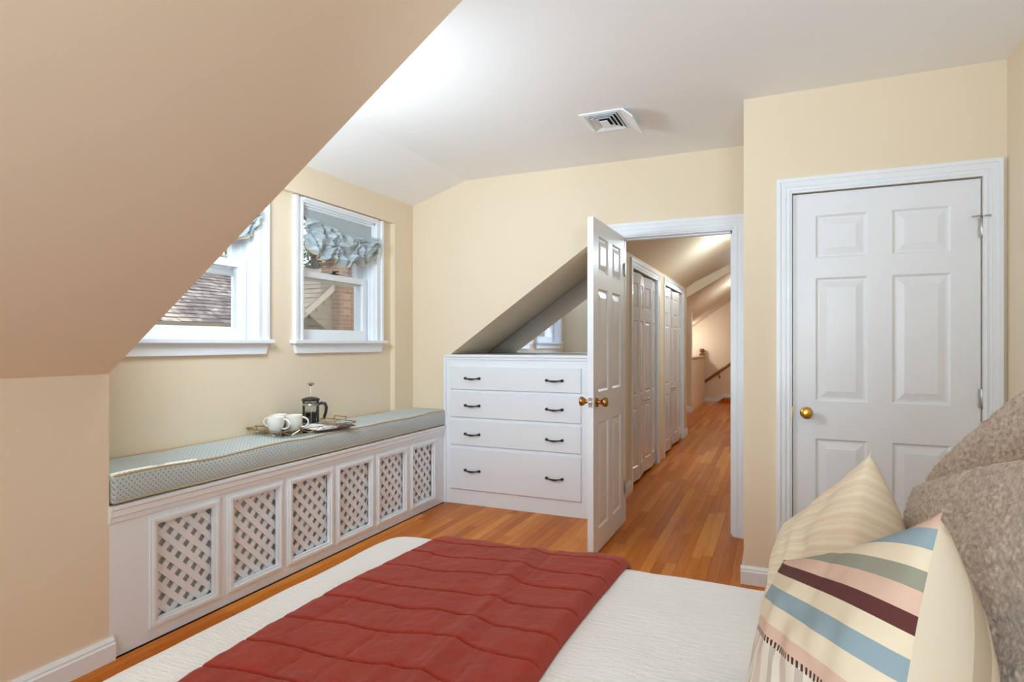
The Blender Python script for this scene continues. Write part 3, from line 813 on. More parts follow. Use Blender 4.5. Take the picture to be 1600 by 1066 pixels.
for z0, z1, hz in ((.878, 1.043, .959), (.667, .851, .754), (.455, .638, .538), (.119, .425, .264)):
    X0, X1 = -2.288, -1.255; rec = .012
    bm = bmesh.new()
    A = [bm.verts.new(p) for p in ((X0, YD - .028, z0), (X1, YD - .028, z0), (X1, YD - .028, z1), (X0, YD - .028, z1))]
    B = [bm.verts.new(p) for p in ((X0 - .006, YD - .020, z0 - .006), (X1 + .006, YD - .020, z0 - .006), (X1 + .006, YD - .020, z1 + .006), (X0 - .006, YD - .020, z1 + .006))]
    D = [bm.verts.new((v.co.x, YD - .008, v.co.z)) for v in B]
    bm.faces.new(A); 
    for P, Q in ((A, B), (B, D)):
        for i in range(4): bm.faces.new((P[i], P[(i + 1) % 4], Q[(i + 1) % 4], Q[i]))
    df = dpart('drawer', fixn(bm), M['door'])
    for hx in HX:
        b = bmesh.new(); y0 = YD - .028
        tube(b, [(hx - .062, y0 - .004, hz), (hx - .056, y0 - .012, hz), (hx - .042, y0 - .020, hz - .001), (hx - .02, y0 - .026, hz - .004), (hx, y0 - .028, hz - .005), (hx + .02, y0 - .026, hz - .004), (hx + .042, y0 - .02, hz - .001), (hx + .056, y0 - .012, hz), (hx + .062, y0 - .004, hz)],
             [.010, .0085, .0045, .006, .0075, .006, .0045, .0085, .010], 10)
        for s in (-1, 1): lathe(b, [(0, 0), (.011, 0), (.010, .004), (.006, .012), (0, .013)], (hx + s * .058, y0 + .001, hz), (0, -1, 0), 14)
        dpart('handle', b, M['bronze'], df, True)

# mirror at the back of the niche
bm = bmesh.new()
prism(bm, [(NX0 + .004, 1.140), (NX1 - .002, 1.140), (NX1 - .002, zs(NX1) - .004), (NX0 + .004, zs(NX0) - .004)], 'y', YM, YM + .011)
tag(link('niche_mirror', fixn(bm), M['mirror']), 'mirror panel filling the back of the triangular niche above the dresser', 'mirror')

# ------------------------------------------------------------------ tray with cups, coffee press and open book
TX, TY, TZ, TR = -2.495, 2.665, .7215, R(-9)
tr = tag(empty('wire_tray', (TX, TY, TZ), TR), 'brass wire tray with flared zigzag sides on the bench cushion', 'tray')
hw, hl, fw, fl, rh = .125, .235, .150, .262, .034
base = [(-hw, -hl, .003), (hw, -hl, .003), (hw, hl, .003), (-hw, hl, .003)]
rim = [(-fw, -fl, rh), (fw, -fl, rh), (fw, fl, rh), (-fw, fl, rh)]
def loop_tube(P, r_):
    b = bmesh.new()
    for i in range(4): tube(b, [P[i], P[(i + 1) % 4]], r_, 6)
    return b
link('base_wire', loop_tube(base, .0022), M['goldwire'], tr); link('rim_wire', loop_tube(rim, .0022), M['goldwire'], tr)
b = bmesh.new()
for i, n in ((0, 2), (1, 4), (2, 2), (3, 4)):
    B0, B1, R0, R1 = (Vector(v) for v in (base[i], base[(i + 1) % 4], rim[i], rim[(i + 1) % 4]))
    for k in range(n):
        lo = B0.lerp(B1, (k + .5) / n)
        tube(b, [R0.lerp(R1, k / n), lo, R0.lerp(R1, (k + 1) / n)], .0017, 6)
    tube(b, [R0, B0], .0017, 6)
link('zigzag_wire', b, M['goldwire'], tr)
for s in (-1, 1):
    b = bmesh.new(); tube(b, [(-.05, s * fl, rh), (-.05, s * (fl + .012), rh + .02), (.05, s * (fl + .012), rh + .02), (.05, s * fl, rh)], .003, 8)
    link('handle', b, M['goldwire'], tr)
link('tray_plate', bx(-hw + .001, hw - .001, -hl + .001, hl - .001, .001, .0045), M['jar'], tr)

def mug(name_label, loc, rz):
    r0 = tag(empty('coffee_cup', loc, rz), name_label, 'cup', 'white cups on the tray')
    b = bmesh.new(); lathe(b, [(0, .002), (.024, .002), (.026, 0), (.030, .004), (.040, .025), (.046, .055), (.048, .088), (.046, .0895), (.0445, .087), (.042, .055), (.036, .025), (.02, .008), (0, .007)], seg=32); link('body', b, M['porcelain'], r0, True)
    b = bmesh.new(); pts = [(.044 + .034 * math.sin(t), 0, .048 + .028 * math.cos(t)) for t in [math.pi * i / 12 for i in range(13)]]; pts = [(.044, 0, .077)] + pts[1:-1] + [(.041, 0, .022)]
    tube(b, pts, .0052, 8); link('handle', b, M['porcelain'], r0, True)
    return r0
zt = TZ + .0046
mug('white coffee cup standing foremost on the tray', (-2.545, 2.505, zt), R(20))
mug('white coffee cup on the tray with its handle towards the coffee press', (-2.512, 2.608, zt), R(35))
mug('white coffee cup on the tray nearest the wall, handle turned away', (-2.608, 2.588, zt), R(215))

fp = tag(empty('coffee_press', (-2.565, 2.80, zt)), 'glass coffee press half full of dark coffee, plunger raised', 'coffee press')
b = bmesh.new(); lathe(b, [(0, .003), (.044, .003), (.047, .006), (.0475, .15), (.0455, .15), (.045, .008), (0, .006)], seg=36); link('glass_beaker', b, M['jar'], fp, True)
b = bmesh.new(); lathe(b, [(0, .0065), (.0445, .0085), (.0445, .084), (0, .084)], seg=32); link('coffee', b, M['coffee'], fp, True)
b = bmesh.new(); lathe(b, [(.0478, .012), (.0492, .013), (.0492, .022), (.0478, .023)], seg=36); lathe(b, [(.0478, .124), (.0492, .125), (.0492, .137), (.0478, .138)], seg=36); lathe(b, [(0, 0), (.05, 0), (.05, .004), (0, .004)], seg=36)
for k in range(4):
    a = R(45 + 90 * k); tube(b, [(.0486 * math.cos(a), .0486 * math.sin(a), .014), (.0486 * math.cos(a), .0486 * math.sin(a), .134)], .0012, 6)
link('frame', b, M['steel'], fp, True)
b = bmesh.new(); lathe(b, [(0, .151), (.050, .151), (.053, .156), (.051, .164), (.03, .172), (.008, .176), (0, .176)], seg=32); link('lid', b, M['black'], fp, True)
b = bmesh.new(); lathe(b, [(0, .05), (.0025, .05), (.0025, .245), (0, .245)], seg=10); lathe(b, [(0, .086), (.042, .087), (.042, .092), (0, .093)], seg=28); link('plunger_rod', b, M['chrome'], fp, True)
b = bmesh.new(); lathe(b, [(0, .238), (.006, .24), (.022, .252), (.023, .257), (.012, .262), (0, .263)], seg=20); link('plunger_knob', b, M['chrome'], fp, True)
b = bmesh.new(); a = R(24); ca, sa = math.cos(a), math.sin(a)
tube(b, [(.048 * ca, .048 * sa, .131), (.066 * ca, .066 * sa, .139), (.086 * ca, .086 * sa, .134), (.094 * ca, .094 * sa, .112), (.091 * ca, .091 * sa, .085), (.083 * ca, .083 * sa, .06), (.080 * ca, .080 * sa, .045)], [.008, .009, .0095, .0095, .009, .0085, .006], 10); link('handle', b, M['black'], fp, True)

bk = tag(empty('open_book', (-2.42, 2.785, zt + .001), R(-9)), 'open magazine with white and printed pages lying on the tray', 'book')
b = bx(-.085, .085, -.135, .135, 0, .003); link('cover', b, M['cover'], bk)
for s, mt in ((-1, M['page']), (1, M['photo_page'])):
    b = bmesh.new(); n = 14; tops = []; bots = []
    for i in range(n + 1):
        t = i / n; yy = s * .130 * t; zz = .0035 + .019 * math.sin(math.pi * min(1, t * 1.02)) ** .7 * (1 - t * .55) + (.004 if t > 0.02 else 0)
        tops.append([b.verts.new((x_, yy, zz)) for x_ in (-.08, .08)]); bots.append([b.verts.new((x_, yy, .003)) for x_ in (-.08, .08)])
    for i in range(n):
        b.faces.new((tops[i][0], tops[i + 1][0], tops[i + 1][1], tops[i][1])); b.faces.new((bots[i][0], bots[i][1], bots[i + 1][1], bots[i + 1][0]))
        for k in (0, 1): b.faces.new((tops[i][k], bots[i][k], bots[i + 1][k], tops[i + 1][k]))
    b.faces.new((tops[n][0], tops[n][1], bots[n][1], bots[n][0]))
    link('pages', fixn(b), mt, bk, True)

# ------------------------------------------------------------------ bed: coverlet, throw, pillows
BX0, BX1, BY0, BY1, BZ = -1.20, 0.90, 0.14, 1.70, 0.605
bed = tag(empty('bed', ((BX0 + BX1) / 2, (BY0 + BY1) / 2, 0)), 'bed under a white textured coverlet, foot towards the bench', 'bed')
bo = bed.location
def sup(t, r=0.11):
    """profile of a rounded edge: distance past the edge -> (outward, down)"""
    L = r * math.pi / 2
    if t <= -r: return t, 0.0
    s = t + r
    if s <= L: a = s / r; return -r + r * math.sin(a), r * (1 - math.cos(a))
    return 0.0 + 0.02 * (s - L), r + (s - L)
def drape(u, v):
    """cloth coordinates (u along x, v along y) to a point on the bed surface"""
    dx = dz1 = 0; x_ = u; y_ = v; dz = 0
    if u < BX0 + .5: o, d = sup(BX0 - u); x_ = BX0 - o; dz += d
    if v > BY1 - .5: o, d = sup(v - BY1); y_ = BY1 + o; dz += d
    elif v < BY0 + .5: o, d = sup(BY0 - v); y_ = BY0 - o; dz += d
    z = BZ - min(dz, .55)
    fold = min(1, max(0, (dz - .1) * 4))
    x_ -= fold * .02 * math.sin(v * 17) if u < BX0 else 0
    y_ += (fold * .02 * math.sin(u * 15 + 1) if v > BY1 else 0)
    z += (.006 * noise.noise(Vector((u * 3, v * 3, 0))) + .004 * noise.noise(Vector((u * 9, v * 7, 4)))) + .012 * max(0, 1 - ((u + .1) ** 2 + (v - .9) ** 2) / .9)
    return Vector((x_, y_, z))
bm = bmesh.new(); NU, NV = 150, 130
us = [BX0 - .53 + (BX1 - BX0 + .53) * i / NU for i in range(NU + 1)]; vvs = [BY0 - .53 + (BY1 - BY0 + 1.06) * i / NV for i in range(NV + 1)]
G = [[bm.verts.new(drape(u, v) - bo) for v in vvs] for u in us]
for i in range(NU):
    for j in range(NV): bm.faces.new((G[i][j], G[i + 1][j], G[i + 1][j + 1], G[i][j + 1]))
link('coverlet', fixn(bm), M['coverlet'], bed, True)
b = bmesh.new(); box(b, BX0 + .06, BX1, BY0 + .06, BY1 - .06, .28, .57, .04); bmesh.ops.translate(b, verts=b.verts[:], vec=-bo); link('mattress', b, M['page'], bed)
b = bmesh.new(); box(b, BX0 + .08, BX1, BY0 + .08, BY1 - .08, .08, .28, .01); bmesh.ops.translate(b, verts=b.verts[:], vec=-bo); link('base', b, M['dark'], bed)
for x_ in (BX0 + .15, BX1 - .1):
    for y_ in (BY0 + .15, BY1 - .15):
        b = bx(x_ - .03, x_ + .03, y_ - .03, y_ + .03, 0, .085); bmesh.ops.translate(b, verts=b.verts[:], vec=-bo); link('leg', b, M['darkwood'], bed)

# red throw across the bed
bm = bmesh.new(); NU, NV = 110, 640; TU0, TU1, TV0, TV1 = -.965, -.375, -.2, BY1 + .24
lines = [TV0 + .09 + .112 * k for k in range(20)]
rows_ = []
for i in range(NU + 1):
    row = []; fu = i / NU
    for j in range(NV + 1):
        v = TV0 + (TV1 - TV0) * j / NV
        u = TU0 + (TU1 - TU0) * fu + .012 * math.sin(v * 4.1) * (1 - fu) + .014 * math.sin(v * 3.3 + 1)
        p = drape(u, v)
        e = .002; du = drape(u + e, v) - p; dv = drape(u, v + e) - p; nrm = du.cross(dv).normalized()
        if nrm.z < 0 and p.z > .5: nrm = -nrm
        # quilting lines: grooves across, waving a little, sagging between long folds
        wv = .016 * math.sin(u * 9 + 1.3) + .008 * math.sin(u * 23 + v * 3)
        g = 0
        for k, L in enumerate(lines):
            q = abs(v - L - wv - .008 * math.sin(k * 2.3 + u * 5)); g = max(g, math.exp(-(q / .0034) ** 2))
        for k in range(7):
            uc = TU0 + .05 + .083 * k + .006 * math.sin(v * 7 + k); seg = noise.noise(Vector((k * 3.7, v * 2.4, 11)))
            if seg > .0: g = max(g, min(1, seg * 4) * .45 * math.exp(-((u - uc) / .0034) ** 2))
        h = .018 - .0055 * g
        h += .0022 * noise.noise(Vector((u * 14, v * 5, 2))) + .0016 * (1 - abs(noise.noise(Vector((u * 9 + v * 2, v * 16, 21)))) * 2) + .0022 * noise.noise(Vector((u * 30, v * 22, 5))) + .0012 * noise.noise(Vector((u * 70, v * 60, 9)))
        f1 = abs(u - (-.62 + .05 * math.sin(v * 2.2))); h += .0045 * math.exp(-(f1 / .02) ** 2) - .003 * math.exp(-((f1 - .05) / .02) ** 2)
        edge = min(fu, 1 - fu) * (TU1 - TU0)
        lip = min(1, max(0, edge / (.03 if fu > .5 else .012)))
        h = .003 + (h + (.010 if fu > .5 else 0) * math.exp(-((1 - fu) * .58 / .12) ** 2)) * math.sqrt(max(0, 1 - (1 - lip) ** 2))
        row.append(bm.verts.new(p + nrm * h))
    rows_.append(row)
for i in range(NU):
    for j in range(NV): bm.faces.new((rows_[i][j], rows_[i + 1][j], rows_[i + 1][j + 1], rows_[i][j + 1]))
tag(link('throw_blanket', fixn(bm), M['throw'], None, True), 'brick red quilted throw laid across the foot of the bed', 'blanket')

def pillow(name, nt_, ft_, nb_, fb_, thick, mats, label, bulge=(1.0, 1.0), seam=.05, stripes=False, fluff=0.0, sharp=.55, seed=0, cat='pillow', group=None, n=40):
    """near-top, far-top, near-bottom, far-bottom corners; front face towards -x"""
    P = [Vector(p) for p in (nt_, ft_, nb_, fb_)]; ctr = sum(P, Vector()) / 4
    nrm = (P[1] - P[0]).cross(P[2] - P[0]).normalized()
    if nrm.x > 0: nrm = -nrm
    bm = bmesh.new(); uvl = bm.loops.layers.uv.new('UVMap'); bound = {}
    def pos(a, b_, side):
        e = 1 - (2 * a - 1) ** 2; g = 1 - (2 * b_ - 1) ** 2
        a2 = a + (0.5 - a) * seam * 2 * g * (abs(2 * a - 1) ** 2); b2 = b_ + (.5 - b_) * seam * 2 * e * (abs(2 * b_ - 1) ** 2)
        p = P[0] * (1 - a2) * (1 - b2) + P[1] * a2 * (1 - b2) + P[2] * (1 - a2) * b2 + P[3] * a2 * b2
        f = (max(0, 1 - abs(2 * a - 1) ** 2.6) * max(0, 1 - abs(2 * b_ - 1) ** 2.6)) ** sharp
        w_ = .012 * noise.noise(Vector((a * 4 + seed, b_ * 4, side))) * f + .006 * noise.noise(Vector((a * 10, b_ * 9 + seed, side))) * f
        if fluff:
            q = p + nrm * (side * thick * f); k1 = noise.noise(q * 95 + Vector((seed, 0, 0))); k2 = noise.noise(q * 210)
            p = p + (nrm * (side or 0) + Vector((0, 0, .5 * (1 - f)))) * fluff * (abs(k1) * 1.6 + k2 * .5)
        return p + nrm * (side * thick * (bulge[0] if side > 0 else bulge[1]) * f + w_)
    for side in (1, -1):
        V_ = {}
        for i in range(n + 1):
            for j in range(n + 1):
                if i in (0, n) or j in (0, n):
                    if (i, j) not in bound: bound[(i, j)] = bm.verts.new(pos(i / n, j / n, 0))
                    V_[(i, j)] = bound[(i, j)]
                else: V_[(i, j)] = bm.verts.new(pos(i / n, j / n, side) - ctr * 0)
        for i in range(n):
            for j in range(n):
                ids = [(i, j), (i + 1, j), (i + 1, j + 1), (i, j + 1)]
                if side < 0: ids = ids[::-1]
                f = bm.faces.new([V_[k] for k in ids]); f.material_index = 0 if side > 0 or len(mats) < 2 else 1
                for lp, k in zip(f.loops, ids):
                    a, b_ = k[0] / n, k[1] / n
                    lp[uvl].uv = (a, b_ * (.46 - .14 * a) + .118 * a) if stripes else (a, b_)
    fixn(bm)
    o = link(name, bm, mats, None, False)
    for p_ in o.data.polygons: p_.use_smooth = True
    tag(o, label, cat, group)
    return o
pillow('throw_pillow', (.180, .86, 1.02), (.010, 1.17, .835), (.075, .60, .635), (-.060, .97, .615), .085, [M['stripe_front'], M['stripe_back']],
       'pillow striped in brown, blue, sage and cream, nearest on the bed', bulge=(.6, 2.1), stripes=True, seed=1)
pillow('throw_pillow', (.166, 1.34, 1.012), (.010, 1.60, .775), (.10, 1.06, .63), (-.04, 1.42, .60), .085, [M['cream_cloth'], M['cream_cloth']],
       'pale cream pillow with a pointed corner, behind the striped one', bulge=(.45, 2.0), seed=4)
pillow('boucle_pillow', (.40, .82, 1.115), (.272, 1.50, .915), (.36, .62, .62), (.27, 1.36, .61), .10, [M['boucle']],
       'taupe looped wool pillow leaning just behind the striped pillow', bulge=(.75, 1), seam=-.045, fluff=.004, sharp=.42, seed=9, n=170)
pillow('boucle_pillow', (.56, 1.20, 1.29), (.305, 1.585, .925), (.60, 1.02, .66), (.40, 1.46, .62), .09, [M['boucle']],
       'taupe looped wool pillow at the back by the bed head', bulge=(.7, .8), seam=-.06, fluff=.004, sharp=.42, seed=13, n=170)
pillow('boucle_pillow', (.44, .62, .80), (.36, .90, .80), (.42, .56, .62), (.40, .92, .62), .06, [M['boucle_light']],
       'small cream looped wool pillow at the near corner beside the striped pillow', fluff=.003, sharp=.42, seed=17, n=90)

# ------------------------------------------------------------------ ceiling air diffuser
vx0, vx1, vy0, vy1 = -.985, -.765, 3.125, 3.405
vent = tag(empty('ceiling_vent', ((vx0 + vx1) / 2, (vy0 + vy1) / 2, ZC)), 'square white louvred air vent with a side deflector on the ceiling', 'vent')
def vpart(name, bm, mat):
    bmesh.ops.translate(bm, verts=bm.verts[:], vec=(-(vx0 + vx1) / 2, -(vy0 + vy1) / 2, -ZC)); return link(name, fixn(bm), mat, vent)
vpart('duct_shade_plate', bx(vx0 + .02, vx1 - .02, vy0 + .02, vy1 - .02, ZC - .004, ZC - .001), M['duct_shade'])  # black plate stands in for the shade inside the duct
def ring(k0, za, k1, zb, t=.0025):
    """one square louver: slopes from inset k0 at height za to inset k1 at zb"""
    bm = bmesh.new(); Rr = []
    for (k, z) in ((k0, za), (k1, zb), (k1, zb + t), (k0, za + t)):
        Rr.append([bm.verts.new((x_, y_, ZC + z)) for x_, y_ in ((vx0 + k, vy0 + k), (vx1 - k, vy0 + k), (vx1 - k, vy1 - k), (vx0 + k, vy1 - k))])
    for a in range(4):
        for i in range(4):
            bm.faces.new((Rr[a][i], Rr[a][(i + 1) % 4], Rr[(a + 1) % 4][(i + 1) % 4], Rr[(a + 1) % 4][i]))
    return bm
bm = ring(-.004, -.006, .018, -.010, .008); vpart('frame', bm, M['trim'])
for k in (.022, .044, .066): vpart('louver', ring(k, -.015, k + .014, -.005), M['trim'])
vpart('centre_plate', bx(vx0 + .088, vx1 - .088, vy0 + .088, vy1 - .088, ZC - .022, ZC - .018), M['trim'])
bm = prism(bmesh.new(), [(vx1 + .004, ZC - .012), (vx1 + .016, ZC - .001), (vx1 + .075, ZC - .052), (vx1 + .070, ZC - .056), (vx1 + .02, ZC - .014)], 'y', vy0 - .012, vy1 + .012)
vpart('deflector', bm, M['trim'])

# ------------------------------------------------------------------ gathered balloon shades
def shade(y0, y1, label, seed, group='balloon shades'):
    root = tag(empty('balloon_shade', (-2.712, (y0 + y1) / 2, 2.085)), label, 'window shade', group)
    nu, nv = 150, 110; bm = bmesh.new(); Gd = []; W_ = y1 - y0
    gather = [0.0, .36, .70, 1.0]; low = [.27, .345, .33, .22]
    def bottom(a):
        for i in range(3):
            if gather[i] <= a <= gather[i + 1]:
                t = (a - gather[i]) / (gather[i + 1] - gather[i]); return (low[i] * (1 - t) + low[i + 1] * t) * .90 + .05 * math.sin(math.pi * t) ** .8
        return .2
    def P(a, b):
        z = -b * bottom(a)
        f = min(1, max(0, (b - .14 - .26 * a) / .14)); f = f * f * (3 - 2 * f)
        q = min(abs(a - g) for g in gather); i = min(range(4), key=lambda k: abs(a - gather[k])); sgn = a - gather[i]
        # folds fanning out of the gather points, with sharp crests
        ang = math.atan2(b - .62 - .1 * math.sin(i * 2.1), sgn * 2.4 + 1e-4); rad = math.hypot(sgn * 2.4, b - .62)
        wv = Vector((a * 3.1, b * 2.7, seed)); wr = noise.noise(wv) * 1.2
        fan = abs(math.sin(ang * 3.2 + wr * 1.6 + i)); fan = 1 - fan ** .7
        rid = 1 - abs(noise.noise(Vector((a * 7 + wr * .5, b * 5.5 - wr * .4, seed + 3)))) * 2
        rid2 = 1 - abs(noise.noise(Vector((a * 15 + wr, b * 9 + a * 5, seed + 8)))) * 2
        pouf = math.sin(math.pi * min(1, max(0, (b - .30) / .72))) ** .7 if b > .30 else 0
        x_ = f * (.045 * pouf * (.55 + .45 * min(1, q / .12)) + .040 * fan * math.exp(-rad * .6) + .034 * rid + .013 * rid2) + (1 - f) * (.004 * noise.noise(Vector((a * 6, b * 6, seed))))
        y_ = (a - .5) * W_ + f * .012 * noise.noise(Vector((a * 9, b * 9, seed + 5)))
        return Vector((x_, y_, z + f * .010 * noise.noise(Vector((a * 10, b * 8, seed + 7)))))
    for i in range(nu + 1): Gd.append([bm.verts.new(P(i / nu, j / nv)) for j in range(nv + 1)])
    for i in range(nu):
        for j in range(nv): bm.faces.new((Gd[i][j], Gd[i + 1][j], Gd[i + 1][j + 1], Gd[i][j + 1]))
    o = link('fabric', fixn(bm), M['curtain'], root, True)
    so = o.modifiers.new('thick', 'SOLIDIFY'); so.thickness = .002
    b = bmesh.new(); tube(b, [P(i / 90, 1.0) + Vector((.0, 0, -.003)) for i in range(91)], .0032, 6); link('fringe_trim', b, M['fringe'], root)
    b = bx(-.018, .004, -W_ / 2, W_ / 2, -.014, .0); link('head_rail', b, M['trim'], root)
    return root
shade(W2[0] + .014, W2[1] - .014, 'gathered blue grey balloon shade in the right dormer window', 2.0, None)
shade(W1[0] + .014, W1[1] - .014, 'gathered blue grey balloon shade in the left window, mostly behind the slope', 11.0, None)

# ------------------------------------------------------------------ outside: neighbouring house, chimney, trees, ground
struct(link('ground', bx(-40, 12, -20, 45, -3.3, -3.2), M['ground']), 'lawn outside far below the windows')
nh = tag(empty('neighbor_house', (-7.0, 6.5, -3.2)), 'neighbouring house with a grey brown shingled roof outside the windows', 'house')
def npart(name, bm, mat, parent=nh):
    bmesh.ops.translate(bm, verts=bm.verts[:], vec=(7.0, -6.5, 3.2)); return link(name, fixn(bm), mat, parent)
HY0, HY1, EX, EZ, RS = 1.0, 11.5, -7.0, 1.44, .50
bm = bmesh.new(); z = -3.2
while z < EZ - .05: prism(bm, [(EX - .30, z), (EX - .272, z), (EX - .285, z + .115), (EX - .30, z + .115)], 'y', HY0 + .2, HY1 - .2); z += .115
npart('siding', bm, M['siding'])
bm = bx(EX - 6.0, EX - .30, HY0 + .2, HY1 - .2, -3.2, EZ - .02); npart('wall', bm, M['siding'])
bm = prism(bmesh.new(), [(EX, EZ - .03), (EX - 3.1, EZ + 3.1 * RS - .03), (EX - 6.2, EZ - .03)], 'y', HY0, HY1); npart('roof_deck', bm, M['siding'])
bm = bmesh.new(); vals = []
ncs = 26
for k in range(ncs):
    d0 = k * 3.1 / ncs; d1_ = (k + 1.25) * 3.1 / ncs; y = HY0 - random.random() * .3
    while y < HY1:
        w_ = random.uniform(.16, .34); j = random.uniform(-.010, .010); t = random.uniform(.014, .024)
        xa, xb_ = EX + .02 - d0 + j, EX + .02 - d1_; za, zb_ = EZ + (d0 - j) * RS, EZ + d1_ * RS
        prism(bm, [(xa, za), (xb_, zb_ - .01), (xb_, zb_ + .004), (xa, za + t)], 'y', y, min(y + w_ - .006, HY1)); vals += [random.random()] * 6; y += w_
so = npart('shingles', bm, M['shingle']); so['kind'] = 'stuff'
a_ = so.data.attributes.new('shade', 'FLOAT', 'FACE'); a_.data.foreach_set('value', vals)
bm = prism(bmesh.new(), [(EX, EZ - .03), (EX + .10, EZ - .03), (EX + .12, EZ + .06), (EX + .10, EZ + .06), (EX + .085, EZ - .015), (EX, EZ - .015)], 'y', HY0, 8.2); npart('gutter', bm, M['siding'])
bm = bx(EX - .012, EX + .005, HY0, HY1, EZ - .16, EZ + .0); npart('fascia', bm, M['extwhite'])
# small gabled bay that rises behind the chimney
GX, GY0, GY1 = -6.86, 6.9, 9.9; gm = (GY0 + GY1) / 2
gz = lambda y_: 1.348 + .69 * (min(y_, 2 * gm - y_) - GY0)
bm = prism(bmesh.new(), [(GY0, -3.2), (GY1, -3.2), (GY1, gz(GY1)), (gm, gz(gm)), (GY0, gz(GY0))], 'x', GX - 2.2, GX - .03); npart('bay_wall', bm, M['siding'])
bm = bmesh.new(); z = -3.2
while z < 2.25:
    yl = GY0 if z < 1.23 else GY0 + (z - 1.23) / .69
    if yl < gm: prism(bm, [(z, GX - .03), (z, GX - .004), (z + .115, GX - .02), (z + .115, GX - .03)], 'y', 0, 1) if False else prism(bm, [(GX - .03, z), (GX - .004, z), (GX - .018, z + .115), (GX - .03, z + .115)], 'y', yl, 2 * gm - yl)
    z += .115
npart('bay_siding', bm, M['siding'])
for s in (-1, 1):
    f = (lambda y_: y_) if s < 0 else (lambda y_: 2 * gm - y_)
    e0 = GY0 - .25; bm = prism(bmesh.new(), [(f(e0), gz(e0)), (f(gm), gz(gm)), (f(gm), gz(gm) + .17), (f(e0), gz(e0) + .17)], 'x', GX - .0, GX + .05); npart('rake_board', bm, M['extwhite'])
    bm = bmesh.new(); vals = []
    for k in range(14):
        t0, t1 = e0 + (gm - e0) * k / 14, e0 + (gm - e0) * (k + 1.2) / 14; t1 = min(t1, gm); x_ = GX + .12
        while x_ > GX - 2.2:
            w_ = random.uniform(.16, .32); prism(bm, [(f(t0), gz(t0) + .175), (f(t1), gz(t1) + .17), (f(t1), gz(t1) + .18), (f(t0), gz(t0) + .175 + random.uniform(.012, .022))], 'x', x_ - w_ + .006, x_); vals += [random.random()] * 6; x_ -= w_
    so = npart('bay_shingles', bm, M['shingle']); so['kind'] = 'stuff'
    a_ = so.data.attributes.new('shade', 'FLOAT', 'FACE'); a_.data.foreach_set('value', vals)

# brick chimney: the bricks of the two faces towards the window one by one
ch = tag(empty('brick_chimney', (-6.70, 8.21, -3.2)), 'old red brick chimney with pale mortar outside the right window', 'chimney')
cx0, cx1, cy0, cy1, cz1 = -7.10, -6.70, 8.00, 8.43, 4.2
b = bx(cx0 + .012, cx1 - .008, cy0 + .008, cy1 - .012, -3.2, cz1); bmesh.ops.translate(b, verts=b.verts[:], vec=(6.70, -8.21, 3.2)); link('mortar_core', b, M['mortar'], ch)
b = bx(cx0 - .05, cx1 + .05, cy0 - .05, cy1 + .05, cz1, cz1 + .1); bmesh.ops.translate(b, verts=b.verts[:], vec=(6.70, -8.21, 3.2)); link('chimney_cap', b, M['mortar'], ch)
bmu = bx(-.5, .5, -.5, .5, -.5, .5); me_b = bpy.data.meshes.new('brick'); bmu.to_mesh(me_b); bmu.free(); me_b.materials.append(M['brick'])
rh_, bl = .0675, .19
nb = 0; k = 0; z = .98
def brick(cx, cy, cz, sx, sy, sz):
    o = bpy.data.objects.new('brick', me_b); C.objects.link(o); o.parent = ch; o.location = (cx + 6.70, cy - 8.21, cz + 3.2); o.scale = (sx, sy, sz)
while z < 3.25:
    off = 0 if k % 2 == 0 else bl / 2
    for face in ('x', 'y'):
        a0, a1 = (cy0, cy1) if face == 'x' else (cx0, cx1 - .064)
        p = a0 - (off if face == 'x' else bl / 2 - off)
        while p < a1 - .01:
            q0, q1 = max(a0, p), min(a1, p + bl - .010)
            if q1 - q0 > .03 and nb < 298:
                pr = random.uniform(-.002, .003); nb += 1
                if face == 'x': brick(cx1 - .03 + pr, (q0 + q1) / 2, z + rh_ / 2, .06, q1 - q0, rh_ - .011)
                else: brick((q0 + q1) / 2, cy0 + .03 - pr, z + rh_ / 2, q1 - q0, .06, rh_ - .011)
            p += bl
    z += rh_; k += 1

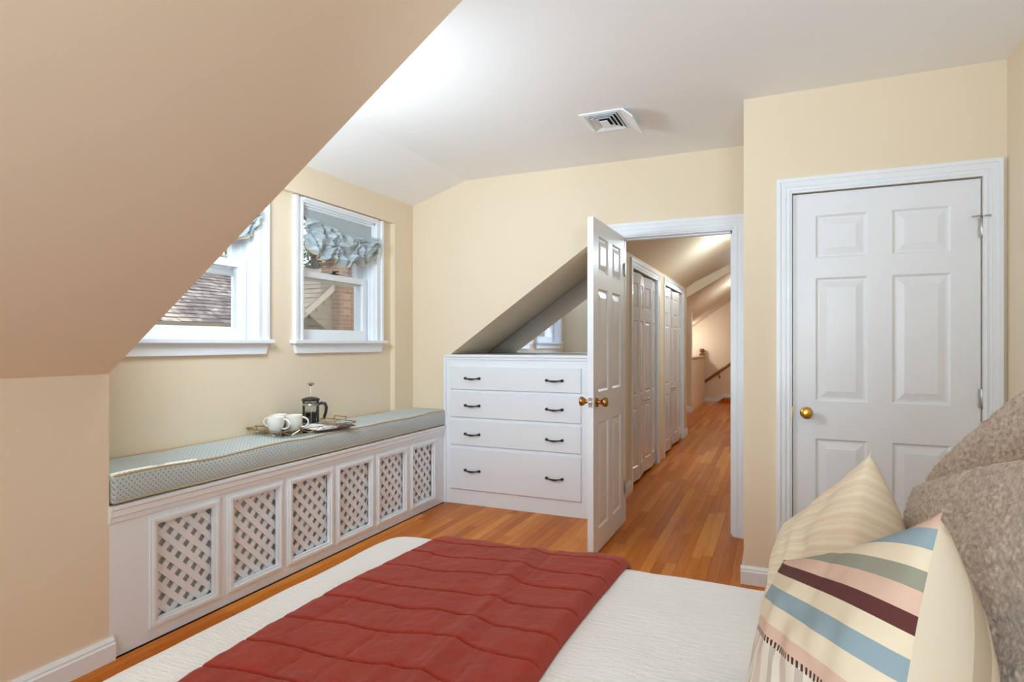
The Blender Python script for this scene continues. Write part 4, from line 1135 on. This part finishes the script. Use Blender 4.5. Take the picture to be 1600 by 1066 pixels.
def tree(loc, h, crowns, n, label, seed):
    rng = random.Random(seed); root = tag(empty('leafy_tree', loc), label, 'tree')
    b = bmesh.new(); tube(b, [(0, 0, 0), (.05, .05, h * .4), (-.05, .1, h * .7), (0, 0, h)], [.16, .13, .09, .04], 8)
    for k in range(9):
        a = rng.uniform(0, 6.28); z0 = h * rng.uniform(.5, .9); L = rng.uniform(.8, 1.6)
        tube(b, [(0, 0, z0), (L * .5 * math.cos(a), L * .5 * math.sin(a), z0 + .4), (L * math.cos(a), L * math.sin(a), z0 + .6)], [.05, .035, .012], 6)
    link('trunk', b, M['bark'], root)
    vs_, fs, vals = [], [], []
    for k in range(n):
        c = rng.choice(crowns); d = Vector((rng.gauss(0, 1), rng.gauss(0, 1), rng.gauss(0, 1))).normalized() * (rng.random() ** .45) * c[3]
        p = Vector(c[:3]) + d; s_ = rng.uniform(.05, .11)
        u = Vector((rng.uniform(-1, 1), rng.uniform(-1, 1), rng.uniform(-1, 1))).normalized(); v = u.orthogonal().normalized(); w_ = u.cross(v) * .25
        i = len(vs_); vs_ += [p - u * s_, p + v * s_ * .5 + w_ * s_, p + u * s_, p - v * s_ * .5 + w_ * s_]; fs.append((i, i + 1, i + 2, i + 3)); vals.append(rng.random())
    me = bpy.data.meshes.new('foliage'); me.from_pydata(vs_, [], fs); me.materials.append(M['leaf'])
    at_ = me.attributes.new('shade', 'FLOAT', 'FACE'); at_.data.foreach_set('value', vals)
    o = bpy.data.objects.new('foliage', me); C.objects.link(o); o.parent = root; o['kind'] = 'stuff'
tree((-13.6, 9.4, -3.2), 7.2, [(0, 0, 6.6, 1.7), (.8, 1.0, 7.2, 1.4), (-.8, -1.0, 7.0, 1.5), (.3, -1.6, 6.2, 1.3)], 7000, 'tree with dappled crown rising behind the neighbouring roof', 3)
tree((-12.2, 15.2, -3.2), 6.6, [(0, 0, 6.2, 1.5), (.6, .9, 6.8, 1.2), (-.4, -.9, 6.6, 1.2)], 5000, 'tree beside the chimney seen through the right window', 5)
tree((-5.0, 9.6, -3.2), 10.6, [(0, -3.4, 10.75, .85), (-.1, -2.5, 10.9, 1.0), (-.3, -.6, 10.2, 1.4), (-1.2, -2.2, 9.8, 1.0), (.5, .8, 9.8, 1.2)], 9000, 'added unseen tall tree over the yard that shades the right window', 8)  # added out of view to keep the sun off the right window
tree((-11.2, 12.3, -3.2), 10.5, [(0, 0, 10.8, 1.5), (.2, -1.4, 11.2, 1.3), (0, -2.6, 10.8, 1.1), (.6, -3.9, 10.6, 1.0), (.4, -5.1, 10.0, .9), (1.6, -6.2, 10.0, .55), (2.4, -5.0, 10.2, .5), (1.8, -3.4, 10.6, .7)], 5200, 'tall tree behind the neighbouring house that dapples its roof', 12)
